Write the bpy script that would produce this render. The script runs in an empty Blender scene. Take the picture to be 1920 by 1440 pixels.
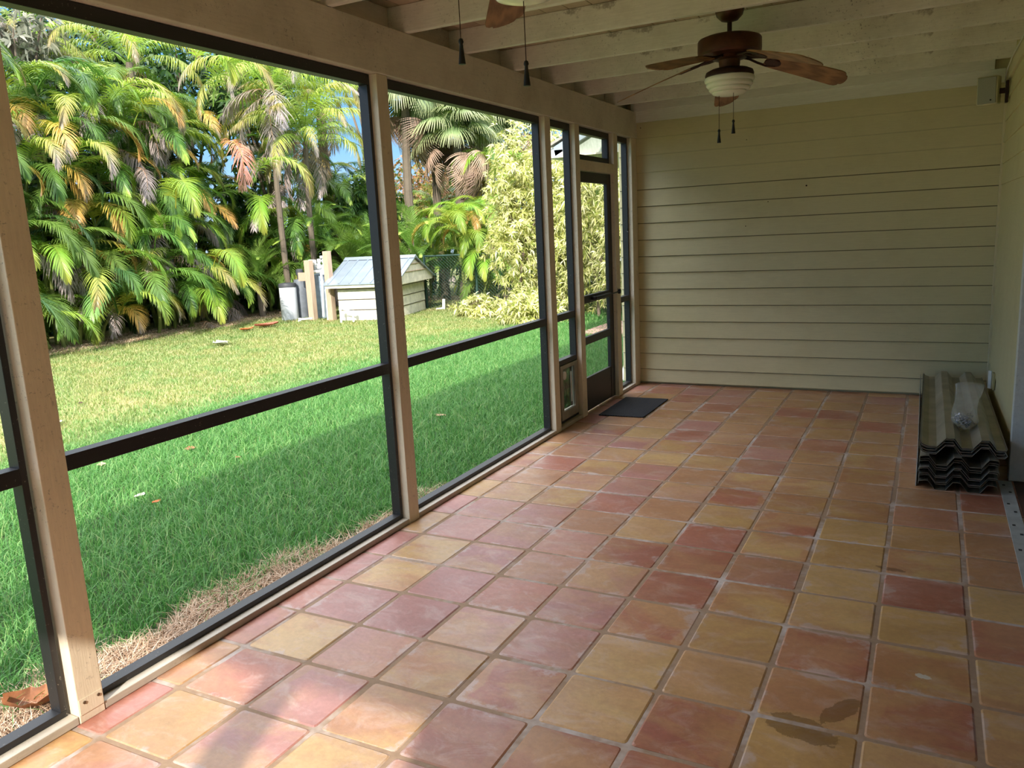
import bpy, math, random
import numpy as np
from mathutils import Vector, Matrix
R = math.radians
C = bpy.context.scene.collection
rnd = random.Random(7)
nr = np.random.RandomState(11)

# ------------------------------------------------------------------ camera frame (solved from the room's lines)
CH = 1.56
MX = np.array([[0.88780176, 0.04337617, -0.45817742],
               [0.45765583, -0.18827613, 0.86896677],
               [-0.04857142, -0.98115779, -0.18700324]])
F = 1500.0
def at(px, py, depth):
    r = MX @ np.array([(px - 960) / F, (py - 720) / F, 1.0])
    return Vector((r[0] * depth, r[1] * depth, CH + r[2] * depth))
cam_d = bpy.data.cameras.new('camera'); cam = bpy.data.objects.new('camera', cam_d); C.objects.link(cam)
cam_d.sensor_width = 36.0; cam_d.lens = 36.0 * F / 1920.0; cam_d.clip_start = 0.05; cam_d.clip_end = 400
mw = Matrix.Identity(4)
for i in range(3):
    mw[i][0] = MX[i][0]; mw[i][1] = -MX[i][1]; mw[i][2] = -MX[i][2]
mw[2][3] = CH
cam.matrix_world = mw
bpy.context.scene.camera = cam

# ------------------------------------------------------------------ materials
def lin(r, g, b):
    f = lambda v: ((v / 255.0 + 0.055) / 1.055) ** 2.4 if v > 10 else v / 255.0 / 12.92
    return (f(r), f(g), f(b), 1.0)
class NT:
    def __init__(s, name):
        s.m = bpy.data.materials.new(name); s.m.use_nodes = True
        s.t = s.m.node_tree; s.n = s.t.nodes; s.l = s.t.links
        s.b = s.n['Principled BSDF']; s.out = s.n['Material Output']
    def new(s, kind, **kw):
        x = s.n.new(kind)
        for k, v in kw.items():
            if k in x.inputs: x.inputs[k].default_value = v
            else: setattr(x, k, v)
        return x
    def link(s, a, b): s.l.new(a, b)
    def coord(s, which='Object', scale=(1, 1, 1), loc=(0, 0, 0), rot=(0, 0, 0)):
        c = s.new('ShaderNodeTexCoord'); mp = s.new('ShaderNodeMapping')
        mp.inputs['Scale'].default_value = scale; mp.inputs['Location'].default_value = loc
        mp.inputs['Rotation'].default_value = rot
        s.link(c.outputs[which], mp.inputs['Vector']); return mp.outputs['Vector']
    def noise(s, vec, scale, detail=4, rough=0.55, dist=0.0):
        x = s.new('ShaderNodeTexNoise', Scale=scale, Detail=detail, Roughness=rough, Distortion=dist)
        s.link(vec, x.inputs['Vector']); return x.outputs['Fac']
    def ramp(s, fac, stops):
        x = s.new('ShaderNodeValToRGB'); e = x.color_ramp.elements
        while len(e) < len(stops): e.new(0.5)
        for el, (p, c) in zip(e, stops): el.position = p; el.color = c
        s.link(fac, x.inputs['Fac']); return x.outputs['Color']
    def mix(s, fac, a, b, mode='MIX'):
        x = s.new('ShaderNodeMix', data_type='RGBA', blend_type=mode)
        for sock, v in ((x.inputs[0], fac), (x.inputs[6], a), (x.inputs[7], b)):
            if isinstance(v, (int, float)): sock.default_value = v
            elif isinstance(v, tuple): sock.default_value = v
            else: s.link(v, sock)
        return x.outputs[2]
    def math(s, op, a, b=0.0, c=None, clamp=False):
        x = s.new('ShaderNodeMath', operation=op); x.use_clamp = clamp
        for i, v in enumerate((a, b) if c is None else (a, b, c)):
            if isinstance(v, (int, float)): x.inputs[i].default_value = v
            else: s.link(v, x.inputs[i])
        return x.outputs[0]
    def bump(s, h, strength=0.2, dist=0.01):
        x = s.new('ShaderNodeBump', Strength=strength, Distance=dist)
        s.link(h, x.inputs['Height']); s.link(x.outputs['Normal'], s.b.inputs['Normal'])
    def base(s, c):
        if isinstance(c, tuple): s.b.inputs['Base Color'].default_value = c
        else: s.link(c, s.b.inputs['Base Color'])
    def set(s, **kw):
        for k, v in kw.items(): s.b.inputs[k.replace('_', ' ')].default_value = v
W1 = (1, 1, 1, 1); K0 = (0, 0, 0, 1)
def simple(name, col, rough=0.5, metal=0.0, var=0.12, scale=8.0, bump=0.05):
    s = NT(name); v = s.coord()
    n = s.noise(v, scale)
    d = tuple(max(0, x * (1 - var * 2)) for x in col[:3]) + (1,)
    l_ = tuple(min(1, x * (1 + var)) for x in col[:3]) + (1,)
    s.base(s.ramp(n, [(0.3, d), (0.7, l_)])); s.set(Roughness=rough, Metallic=metal)
    if bump: s.bump(s.noise(v, scale * 6), bump)
    return s.m
def paint(name, col, dirt, grain=(1, 12, 12), rough=0.6, dirt_amt=0.5, speck=0.0, gs=14.0, dscale=2.2, bstr=0.25, crease_shade=False, top=0.0):
    s = NT(name); v = s.coord(); gv = s.coord(scale=grain)
    n = s.noise(v, dscale, 6, 0.7); g = s.noise(gv, gs, 5, 0.6)
    f = s.ramp(n, [(0.45, K0), (0.8, W1)])
    c = s.mix(s.math('MULTIPLY', f, dirt_amt), col, dirt)
    c = s.mix(0.12, c, s.ramp(g, [(0.35, (0.3, 0.3, 0.3, 1)), (0.65, W1)]), 'MULTIPLY')
    if speck:
        sp = s.noise(v, 60, 3, 0.8)
        sm = s.noise(v, 3.0, 2, 0.5)
        k = s.math('MULTIPLY', s.ramp(sp, [(0.60, K0), (0.68, W1)]), s.ramp(sm, [(0.4, K0), (0.7, W1)]))
        c = s.mix(s.math('MULTIPLY', k, speck), c, lin(60, 45, 30))
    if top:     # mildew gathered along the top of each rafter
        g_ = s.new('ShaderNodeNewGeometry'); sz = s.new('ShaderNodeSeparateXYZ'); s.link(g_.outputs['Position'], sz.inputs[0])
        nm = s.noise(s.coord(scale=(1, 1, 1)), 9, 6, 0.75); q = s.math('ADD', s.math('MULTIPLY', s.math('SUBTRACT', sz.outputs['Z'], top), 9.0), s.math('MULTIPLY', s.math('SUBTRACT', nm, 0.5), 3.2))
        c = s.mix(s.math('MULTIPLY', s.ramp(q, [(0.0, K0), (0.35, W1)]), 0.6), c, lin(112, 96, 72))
    if crease_shade:   # crease shade painted as a dark line at each lap, weaker high up
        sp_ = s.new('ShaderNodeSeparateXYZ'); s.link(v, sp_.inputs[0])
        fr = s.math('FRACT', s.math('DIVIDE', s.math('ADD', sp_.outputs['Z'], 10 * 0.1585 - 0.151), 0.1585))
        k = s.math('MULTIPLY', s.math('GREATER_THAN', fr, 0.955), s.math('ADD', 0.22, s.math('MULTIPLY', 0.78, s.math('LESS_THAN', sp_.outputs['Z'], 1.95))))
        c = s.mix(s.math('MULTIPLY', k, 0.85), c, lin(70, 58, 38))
    s.base(c); s.set(Roughness=rough); s.bump(g, bstr, 0.003)
    return s.m
M = {}
M['post'] = paint('post_paint', lin(238, 224, 198), lin(176, 152, 122), (9, 9, 0.8), 0.5, 0.4, 0.8)
M['beam'] = paint('beam_paint', lin(230, 221, 203), lin(160, 146, 124), (9, 0.7, 9), 0.6, 0.5, 0.7)
M['sill'] = paint('sill_paint', lin(196, 186, 170), lin(120, 110, 98), (9, 0.7, 9), 0.55, 0.6, 0.6)
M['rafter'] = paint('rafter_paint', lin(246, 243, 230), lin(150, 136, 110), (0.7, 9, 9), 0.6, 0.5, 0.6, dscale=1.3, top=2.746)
M['deck'] = paint('deck_paint', lin(205, 188, 162), lin(120, 92, 68), (9, 0.6, 9), 0.7, 0.8, 0.5)
M['ledger'] = paint('ledger_paint', lin(240, 238, 226), lin(200, 196, 178), (0.7, 9, 9), 0.55, 0.3)
M['siding'] = paint('siding_paint', lin(226, 215, 172), lin(204, 192, 146), (0.6, 9, 26), 0.55, 0.5, 0.12, bstr=0.45, crease_shade=True)
M['siding_side'] = paint('siding_side_paint', lin(226, 215, 168), lin(204, 192, 142), (9, 0.6, 26), 0.55, 0.5, 0.12, bstr=0.45)
M['cream'] = paint('cream_trim', lin(228, 216, 178), lin(190, 175, 135), (6, 6, 1), 0.5, 0.3)
M['white'] = paint('white_trim', lin(232, 232, 226), lin(190, 186, 176), (3, 3, 3), 0.4, 0.3, 0.3, bstr=0.1)
M['soffit'] = simple('soffit_paint', lin(225, 215, 185), 0.7)
def bronze():
    s = NT('dark_bronze'); v = s.coord()
    n = s.noise(v, 90, 3, 0.8); m_ = s.noise(v, 5, 2)
    k = s.math('MULTIPLY', s.ramp(n, [(0.66, K0), (0.70, W1)]), s.ramp(m_, [(0.42, K0), (0.62, W1)]))
    s.base(s.mix(s.math('MULTIPLY', k, 0.8), lin(30, 29, 31), lin(190, 180, 165)))
    s.set(Roughness=0.46); s.b.inputs['Specular IOR Level'].default_value = 0.6
    return s.m
M['bronze'] = bronze()
M['black'] = simple('black_plastic', lin(20, 20, 20), 0.5)
M['alu'] = simple('mill_aluminium', lin(196, 194, 184), 0.38, 0.75, 0.08, 6)
M['alu_dull'] = simple('weathered_aluminium', lin(176, 172, 156), 0.45, 0.7, 0.15, 5)
M['track'] = simple('aluminium_track', lin(196, 200, 198), 0.5, 0.3, 0.1, 10)
M['steel'] = simple('zinc_steel', lin(190, 190, 195), 0.3, 0.9)
M['brass'] = simple('brass_hardware', lin(205, 170, 110), 0.3, 0.9)
M['concrete'] = simple('concrete', lin(150, 146, 136), 0.9, 0, 0.15, 12, 0.3)

def floor_mat():
    s = NT('saltillo_tile'); v = s.coord()
    a = s.new('ShaderNodeAttribute', attribute_name='tcol'); b2 = s.new('ShaderNodeAttribute', attribute_name='tcol2')
    sd = s.new('ShaderNodeAttribute', attribute_name='seed')
    uv = s.new('ShaderNodeUVMap', uv_map='UVMap')
    sc = s.new('ShaderNodeVectorMath', operation='ADD'); s.link(v, sc.inputs[0]); s.link(sd.outputs['Vector'], sc.inputs[1])
    mp = s.new('ShaderNodeMapping'); mp.inputs['Scale'].default_value = (1.0, 1.5, 1); s.link(sc.outputs[0], mp.inputs['Vector'])
    n1 = s.noise(mp.outputs[0], 2.6, 5, 0.6, 0.6)
    c = s.mix(s.ramp(n1, [(0.42, K0), (0.60, W1)]), a.outputs['Color'], b2.outputs['Color'])
    # colour bands along tile edges (clay colour change)
    sep = s.new('ShaderNodeSeparateXYZ'); s.link(uv.outputs['UV'], sep.inputs[0])
    n2 = s.noise(sc.outputs[0], 5.0, 3)
    ex = s.math('ADD', sep.outputs['X'], s.math('MULTIPLY', s.math('SUBTRACT', n2, 0.5), 0.35))
    band = s.ramp(ex, [(0.86, K0), (0.89, W1)])
    sepc = s.new('ShaderNodeSeparateXYZ'); s.link(sd.outputs['Vector'], sepc.inputs[0])
    gate = s.math('GREATER_THAN', s.math('FRACT', s.math('MULTIPLY', sepc.outputs['Z'], 7.3)), 0.55)
    c = s.mix(s.math('MULTIPLY', s.math('MULTIPLY', band, gate), 0.75), c, b2.outputs['Color'])
    ey = s.math('ADD', sep.outputs['Y'], s.math('MULTIPLY', s.math('SUBTRACT', n2, 0.5), 0.3))
    band2 = s.ramp(ey, [(0.10, W1), (0.14, K0)])
    c = s.mix(s.math('MULTIPLY', band2, 0.55), c, b2.outputs['Color'])
    # fine mottling, pits and pale haze
    nf = s.noise(v, 38, 6, 0.7); c = s.mix(0.35, c, s.ramp(nf, [(0.3, (0.55, 0.5, 0.48, 1)), (0.7, (1.15, 1.12, 1.1, 1))]), 'MULTIPLY')
    hz = s.noise(mp.outputs[0], 5.5, 7, 0.75, 0.8)
    c = s.mix(s.math('MULTIPLY', s.ramp(hz, [(0.50, K0), (0.72, W1)]), 0.5), c, lin(208, 184, 172))
    def edge(o_): return s.math('MINIMUM', o_, s.math('SUBTRACT', 1.0, o_))
    ed = s.math('MINIMUM', edge(sep.outputs['X']), edge(sep.outputs['Y'])); ne = s.noise(v, 4.5, 6, 0.7)
    ek = s.ramp(s.math('SUBTRACT', ed, s.math('MULTIPLY', s.math('SUBTRACT', ne, 0.56), 1.1)), [(0.0, W1), (0.07, K0)])
    c = s.mix(s.math('MULTIPLY', ek, 0.55), c, lin(196, 178, 172))
    nb = s.noise(mp.outputs[0], 1.4, 6, 0.65, 1.2); c = s.mix(0.5, c, s.ramp(nb, [(0.3, (0.66, 0.60, 0.58, 1)), (0.62, (1.12, 1.1, 1.08, 1))]), 'MULTIPLY')
    pit = s.noise(v, 120, 2, 0.6); c = s.mix(s.math('MULTIPLY', s.ramp(pit, [(0.74, K0), (0.77, W1)]), 0.6), c, lin(70, 35, 25))
    # a dark oily stain with its own outline, and a pale chipped spot
    def spot(cx, cy, rx, ry, rot, thr, ns):
        q = s.coord(loc=(-cx, -cy, 0)); q2 = s.new('ShaderNodeVectorRotate', rotation_type='Z_AXIS'); q2.inputs['Angle'].default_value = rot
        s.link(q, q2.inputs['Vector']); q3 = s.new('ShaderNodeVectorMath', operation='MULTIPLY'); s.link(q2.outputs[0], q3.inputs[0])
        q3.inputs[1].default_value = (1 / rx, 1 / ry, 0); ln = s.new('ShaderNodeVectorMath', operation='LENGTH'); s.link(q3.outputs[0], ln.inputs[0])
        nn = s.noise(v, ns, 5, 0.7)
        return s.ramp(s.math('ADD', ln.outputs['Value'], s.math('MULTIPLY', s.math('SUBTRACT', nn, 0.5), 1.2)), [(thr - 0.04, W1), (thr + 0.04, K0)])
    st = s.math('MAXIMUM', spot(-0.195, 2.515, 0.10, 0.035, R(-62), 1.0, 22), spot(-0.295, 2.37, 0.115, 0.06, R(15), 1.0, 22))
    c = s.mix(s.math('MULTIPLY', st, 0.55), c, lin(92, 60, 22))
    c = s.mix(spot(0.037, 2.831, 0.035, 0.02, 0.2, 0.75, 60), c, lin(205, 196, 180))
    c = s.mix(s.math('MULTIPLY', spot(-0.10, 3.72, 0.075, 0.022, 0.1, 0.8, 40), 0.6), c, lin(80, 40, 25))
    s.base(c)
    s.link(s.math('ADD', s.math('MULTIPLY', s.noise(v, 7, 5, 0.7), 0.34), 0.20), s.b.inputs['Roughness'])
    s.b.inputs['Specular IOR Level'].default_value = 0.55
    h = s.math('ADD', s.math('MULTIPLY', s.noise(v, 9, 3), 1.0), s.math('MULTIPLY', nf, 0.25)); s.bump(h, 0.22, 0.012)
    return s.m
M['tile'] = floor_mat()
def grout_mat():
    s = NT('grout'); v = s.coord(); n = s.noise(v, 1.7, 5, 0.7); n2 = s.noise(v, 40, 4)
    c = s.mix(s.ramp(n, [(0.5, K0), (0.66, W1)]), lin(166, 138, 112), lin(214, 202, 196))
    c = s.mix(0.4, c, s.ramp(n2, [(0.3, (0.5, 0.5, 0.5, 1)), (0.7, W1)]), 'MULTIPLY'); s.base(c); s.set(Roughness=0.9); s.bump(n2, 0.4, 0.004)
    return s.m
M['grout'] = grout_mat()
def mat_mat():
    s = NT('ribbed_doormat'); v = s.coord()
    w = s.new('ShaderNodeTexWave', Scale=26.0, Distortion=0.6); w.wave_type = 'BANDS'; w.bands_direction = 'DIAGONAL'; s.link(v, w.inputs['Vector'])
    s.base(s.mix(w.outputs['Fac'], lin(22, 24, 30), lin(52, 56, 66))); s.set(Roughness=0.85); s.bump(w.outputs['Fac'], 0.8, 0.004); return s.m
M['mat'] = mat_mat()
def wood_mat(name, c1, c2, rough=0.45, scale=(1.2, 14, 14)):
    s = NT(name); v = s.coord(scale=scale)
    n = s.noise(v, 5, 4, 0.6, 1.5); w = s.new('ShaderNodeTexWave', Scale=1.6, Distortion=5.0, Detail=3.0); s.link(v, w.inputs['Vector'])
    s.base(s.mix(s.math('MULTIPLY', s.math('ADD', n, w.outputs['Fac']), 0.5), c1, c2)); s.set(Roughness=rough); s.bump(n, 0.15, 0.002); return s.m
M['oak'] = wood_mat('oak_blade', lin(96, 66, 40), lin(176, 132, 90))
M['walnut'] = wood_mat('walnut_blade_top', lin(60, 44, 22), lin(88, 66, 34))
M['fanmetal'] = simple('rust_brown_metal', lin(96, 56, 34), 0.42, 0.35, 0.2, 10)
M['fandark'] = simple('dark_cast_iron', lin(62, 38, 30), 0.45, 0.4, 0.2, 14)
M['lumber'] = wood_mat('weathered_lumber', lin(150, 124, 108), lin(206, 182, 158), 0.8, (10, 10, 1))
def globe_mat():
    s = NT('opal_glass'); s.base(lin(238, 240, 222)); s.set(Roughness=0.25); s.b.inputs['Subsurface Weight'].default_value = 0.3
    s.b.inputs['Subsurface Radius'].default_value = (0.05, 0.05, 0.05); return s.m
M['globe'] = globe_mat()
def clear(name, col, alpha, rough=0.1):
    s = NT(name); t = s.new('ShaderNodeBsdfTransparent'); g = s.new('ShaderNodeBsdfPrincipled')
    g.inputs['Base Color'].default_value = col; g.inputs['Roughness'].default_value = rough
    v = s.coord(); n = s.noise(v, 14, 5, 0.7)
    x = s.new('ShaderNodeMixShader')
    s.link(s.math('MULTIPLY', s.ramp(n, [(0.2, (0.35, 0.35, 0.35, 1)), (0.8, (1.6, 1.6, 1.6, 1))]), alpha), x.inputs[0])
    s.link(t.outputs[0], x.inputs[1]); s.link(g.outputs[0], x.inputs[2]); s.link(x.outputs[0], s.out.inputs['Surface']); return s.m
M['screen'] = clear('insect_screen', lin(120, 130, 130), 0.16, 0.7)
M['screen_dense'] = clear('dense_insect_screen', lin(60, 62, 62), 0.06, 0.8)
M['bag'] = clear('clear_polythene', lin(240, 242, 240), 0.21, 0.15)
M['flap'] = clear('smoky_vinyl', lin(70, 30, 20), 0.75, 0.12)
M['glass'] = clear('door_glass', lin(20, 25, 28), 0.6, 0.03)
M['screw'] = simple('rusty_screw', lin(110, 90, 70), 0.6, 0.5)

# ------------------------------------------------------------------ mesh building
class MB:
    def __init__(s): s.v = []; s.f = []
    def add(s, vs, fs):
        o = len(s.v); s.v += [tuple(p) for p in vs]; s.f += [tuple(i + o for i in f) for f in fs]; return s
    def hexa(s, p):  # 8 corners: bottom 4 ccw, top 4 ccw
        return s.add(p, [(3, 2, 1, 0), (4, 5, 6, 7), (0, 1, 5, 4), (1, 2, 6, 5), (2, 3, 7, 6), (3, 0, 4, 7)])
    def box(s, x0, x1, y0, y1, z0, z1):
        return s.hexa([(x0, y0, z0), (x1, y0, z0), (x1, y1, z0), (x0, y1, z0), (x0, y0, z1), (x1, y0, z1), (x1, y1, z1), (x0, y1, z1)])
    def wbox(s, a0, a1, y0, y1, z0, z1):   # box in the screen wall's own frame
        return s.hexa([(wx(a, y), y, z) for z in (z0, z1) for a, y in ((a0, y0), (a1, y0), (a1, y1), (a0, y1))])
    def tube(s, pts, r, n=8, r2=None, cap=True):
        pts = [Vector(p) for p in pts]; o = len(s.v); m = len(pts); up = None
        for i, p in enumerate(pts):
            d = (pts[min(i + 1, m - 1)] - pts[max(i - 1, 0)]).normalized()
            if up is None: up = Vector((0, 0, 1)) if abs(d.z) < 0.9 else Vector((1, 0, 0))
            a = d.cross(up).normalized(); b = a.cross(d).normalized(); up = b
            rr = r if r2 is None else r + (r2 - r) * i / (m - 1)
            if not isinstance(rr, (int, float)): rr = rr[i]
            for k in range(n):
                t = 2 * math.pi * k / n; s.v.append(tuple(p + a * math.cos(t) * rr + b * math.sin(t) * rr))
        for i in range(m - 1):
            for k in range(n):
                s.f.append((o + i * n + k, o + i * n + (k + 1) % n, o + (i + 1) * n + (k + 1) % n, o + (i + 1) * n + k))
        if cap:
            s.f.append(tuple(o + k for k in range(n))[::-1]); s.f.append(tuple(o + (m - 1) * n + k for k in range(n)))
        return s
    def lathe(s, prof, c, n=40):   # prof: (r, z)
        o = len(s.v); m = len(prof)
        for r, z in prof:
            for k in range(n):
                t = 2 * math.pi * k / n; s.v.append((c[0] + r * math.cos(t), c[1] + r * math.sin(t), c[2] + z))
        for i in range(m - 1):
            for k in range(n):
                s.f.append((o + i * n + k, o + (i + 1) * n + k, o + (i + 1) * n + (k + 1) % n, o + i * n + (k + 1) % n))
        return s
    def prism(s, poly, vec):   # planar polygon extruded by a vector
        n = len(poly); vs = [tuple(p) for p in poly] + [tuple(Vector(p) + Vector(vec)) for p in poly]
        return s.add(vs, [tuple(range(n))[::-1], tuple(range(n, 2 * n))] + [(i, (i + 1) % n, n + (i + 1) % n, n + i) for i in range(n)])
def wx(a, y): return -2.475 - 0.0105 * (y - 1.46) + a
def wloc(o):
    v = Vector(o.location)
    while o.parent: o = o.parent; v += o.location
    return v
def obj(name, mb, mat, parent=None, bevel=0.0, smooth=False, loc=None, bseg=2):
    me = bpy.data.meshes.new(name)
    off = wloc(parent) if parent else Vector(loc) if loc else Vector((0, 0, 0))
    me.from_pydata([tuple(Vector(p) - off) for p in mb.v], [], mb.f); me.update()
    o = bpy.data.objects.new(name, me); C.objects.link(o)
    if parent: o.parent = parent
    else: o.location = off
    for m_ in (mat if isinstance(mat, list) else [mat]): me.materials.append(m_)
    if smooth:
        me.polygons.foreach_set('use_smooth', [True] * len(me.polygons))
        try: me.set_sharp_from_angle(angle=R(40))
        except Exception: pass
    if bevel:
        b = o.modifiers.new('bevel', 'BEVEL'); b.width = bevel; b.segments = bseg; b.limit_method = 'ANGLE'; b.angle_limit = R(40)
    return o
def tag(o, label, cat, group=None, kind=None):
    o['label'] = label; o['category'] = cat
    if group: o['group'] = group
    if kind: o['kind'] = kind
    return o
def thing(name, label, cat, loc=(0, 0, 0), group=None):
    o = bpy.data.objects.new(name, None); C.objects.link(o); o.location = loc; o.empty_display_size = 0.1
    return tag(o, label, cat, group)
def struct(name, mb, mat, **kw):
    o = obj(name, mb, mat, **kw); o['kind'] = 'structure'; return o
def npmesh(name, v, f, mat, parent=None, uv=None, cols=None, loc=None):
    """v (n,3) float array; f (m,k) int array of equal-sized faces"""
    me = bpy.data.meshes.new(name); k = f.shape[1]
    off = wloc(parent) if parent else Vector(loc) if loc else Vector((0, 0, 0))
    v = v - np.array(off)
    me.vertices.add(len(v)); me.vertices.foreach_set('co', v.astype(np.float32).ravel())
    me.loops.add(f.size); me.loops.foreach_set('vertex_index', f.astype(np.int32).ravel())
    me.polygons.add(len(f)); me.polygons.foreach_set('loop_start', np.arange(0, f.size, k, dtype=np.int32))
    me.polygons.foreach_set('loop_total', np.full(len(f), k, dtype=np.int32))
    if cols is not None:
        at_ = me.attributes.new('var', 'FLOAT', 'POINT'); at_.data.foreach_set('value', cols.astype(np.float32))
    if uv is not None:
        l = me.uv_layers.new(name='UVMap'); l.data.foreach_set('uv', uv[f.ravel()].astype(np.float32).ravel())
    me.update(calc_edges=True); me.validate()
    me.materials.append(mat)
    o = bpy.data.objects.new(name, me); C.objects.link(o)
    if parent: o.parent = parent
    else: o.location = off
    return o

# ------------------------------------------------------------------ world, sun
w = bpy.data.worlds.new('world'); bpy.context.scene.world = w; w.use_nodes = True
wt = w.node_tree; wn = wt.nodes
def wnew(k, **kw):
    x = wn.new(k)
    for a, b in kw.items():
        if a in x.inputs: x.inputs[a].default_value = b
        else: setattr(x, a, b)
    return x
# clear blue low down; unseen bright cloud added higher up to light the porch
wc = wnew('ShaderNodeTexCoord'); ws = wnew('ShaderNodeSeparateXYZ'); wt.links.new(wc.outputs['Generated'], ws.inputs[0])
wr = wnew('ShaderNodeValToRGB'); e = wr.color_ramp.elements
e[0].position = 0.0; e[0].color = (0.50, 0.66, 0.82, 1); e[1].position = 0.9; e[1].color = (0.06, 0.20, 0.55, 1)
q_ = e.new(0.12); q_.color = (0.20, 0.46, 0.80, 1); q_ = e.new(0.35); q_.color = (0.11, 0.33, 0.74, 1)
wt.links.new(ws.outputs['Z'], wr.inputs['Fac'])
wm_ = wnew('ShaderNodeMapping'); wm_.inputs['Scale'].default_value = (1, 1, 2.2); wt.links.new(wc.outputs['Generated'], wm_.inputs[0])
wz_ = wnew('ShaderNodeTexNoise', Scale=2.4, Detail=7.0, Roughness=0.55); wt.links.new(wm_.outputs[0], wz_.inputs['Vector'])
wa = wnew('ShaderNodeMapRange'); wa.inputs['From Min'].default_value = 0.34; wa.inputs['From Max'].default_value = 0.60; wa.inputs['To Min'].default_value = -0.35; wa.inputs['To Max'].default_value = 0.45
wt.links.new(ws.outputs['Z'], wa.inputs['Value'])
wd = wnew('ShaderNodeMath', operation='ADD'); wt.links.new(wz_.outputs['Fac'], wd.inputs[0]); wt.links.new(wa.outputs[0], wd.inputs[1])
wk = wnew('ShaderNodeValToRGB'); wk.color_ramp.elements[0].position = 0.45; wk.color_ramp.elements[1].position = 0.62; wt.links.new(wd.outputs[0], wk.inputs['Fac'])
wx_ = wnew('ShaderNodeMix', data_type='RGBA'); wt.links.new(wk.outputs['Color'], wx_.inputs[0]); wt.links.new(wr.outputs['Color'], wx_.inputs[6]); wx_.inputs[7].default_value = (2.7, 2.78, 2.95, 1)
wt.links.new(wx_.outputs[2], wn['Background'].inputs['Color']); wn['Background'].inputs['Strength'].default_value = 1.0
sd = bpy.data.lights.new('sun', 'SUN'); sun = bpy.data.objects.new('sun', sd); C.objects.link(sun)
sd.energy = 5.0; sd.angle = R(0.8); sd.color = (1.0, 0.94, 0.84)
SUN = Vector((-0.36, 1.0, -0.62)).normalized()    # direction the light travels
sun.rotation_euler = SUN.to_track_quat('-Z', 'Y').to_euler()
vs = bpy.context.scene.view_settings
bpy.context.scene.display_settings.display_device = 'sRGB'
vs.view_transform = 'Standard'; vs.look = 'None'; vs.exposure = 0.60; vs.gamma = 1.0; vs.use_curve_mapping = False

# ------------------------------------------------------------------ floor
P = 0.3175; GX0 = -0.761; GY0 = 2.395
OCHRE = [(350,1355),(587,1187),(759,1078),(837,1256),(697,1328),(1383,1187),(1417,1110),(1450,1017),(1507,1310),(1507,1393),(1733,1270),(1730,1060),(1597,993),(1473,1023),(1870,1127),(1867,1277),(1890,1377),(1420,769),(1581,762),(1484,790),(1559,812),(1225,782),(1221,812),(1637,841),(1626,891),(1514,910),(1416,900),(1382,827),(1262,829),(1247,857),(1135,876),(1075,932),(1390,932),(1360,962),(1607,959),(1461,1019),(1596,996),(560,1185)]
REDS = [(1730,1113),(1227,1167),(1333,1360),(962,1281),(868,1359),(1064,865),(1300,816),(480,1270),(250,1310),(540,1240),(1690,1330),(1600,1260),(1225,1070),(1385,940)]
MAUVE = [(1075,1145),(925,1160),(880,1060),(1040,1190),(720,1150),(650,1135),(900,1100),(950,1000),(820,1000),(1090,1110),(1120,1010),(930,960)]
def cell(px, py):
    r = MX @ np.array([(px - 960) / F, (py - 720) / F, 1.0]); d = -CH / r[2]
    return (math.floor((r[0] * d - GX0) / P), math.floor((r[1] * d - GY0) / P))
kinds = {}
for k, L in (('o', OCHRE), ('r', REDS), ('m', MAUVE)):
    for p in L: kinds[cell(*p)] = k
PAL = {'o': [lin(198, 160, 104), lin(188, 148, 94), lin(204, 168, 114)], 'r': [lin(174, 110, 88), lin(180, 116, 94), lin(168, 106, 86)],
       'm': [lin(184, 130, 120), lin(178, 124, 114), lin(190, 138, 124)], 't': [lin(190, 144, 104), lin(184, 134, 98), lin(194, 152, 110), lin(180, 132, 98)]}
fm = MB(); tc = []; tc2 = []; seeds = []; uvs = []; polym = []
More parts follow.
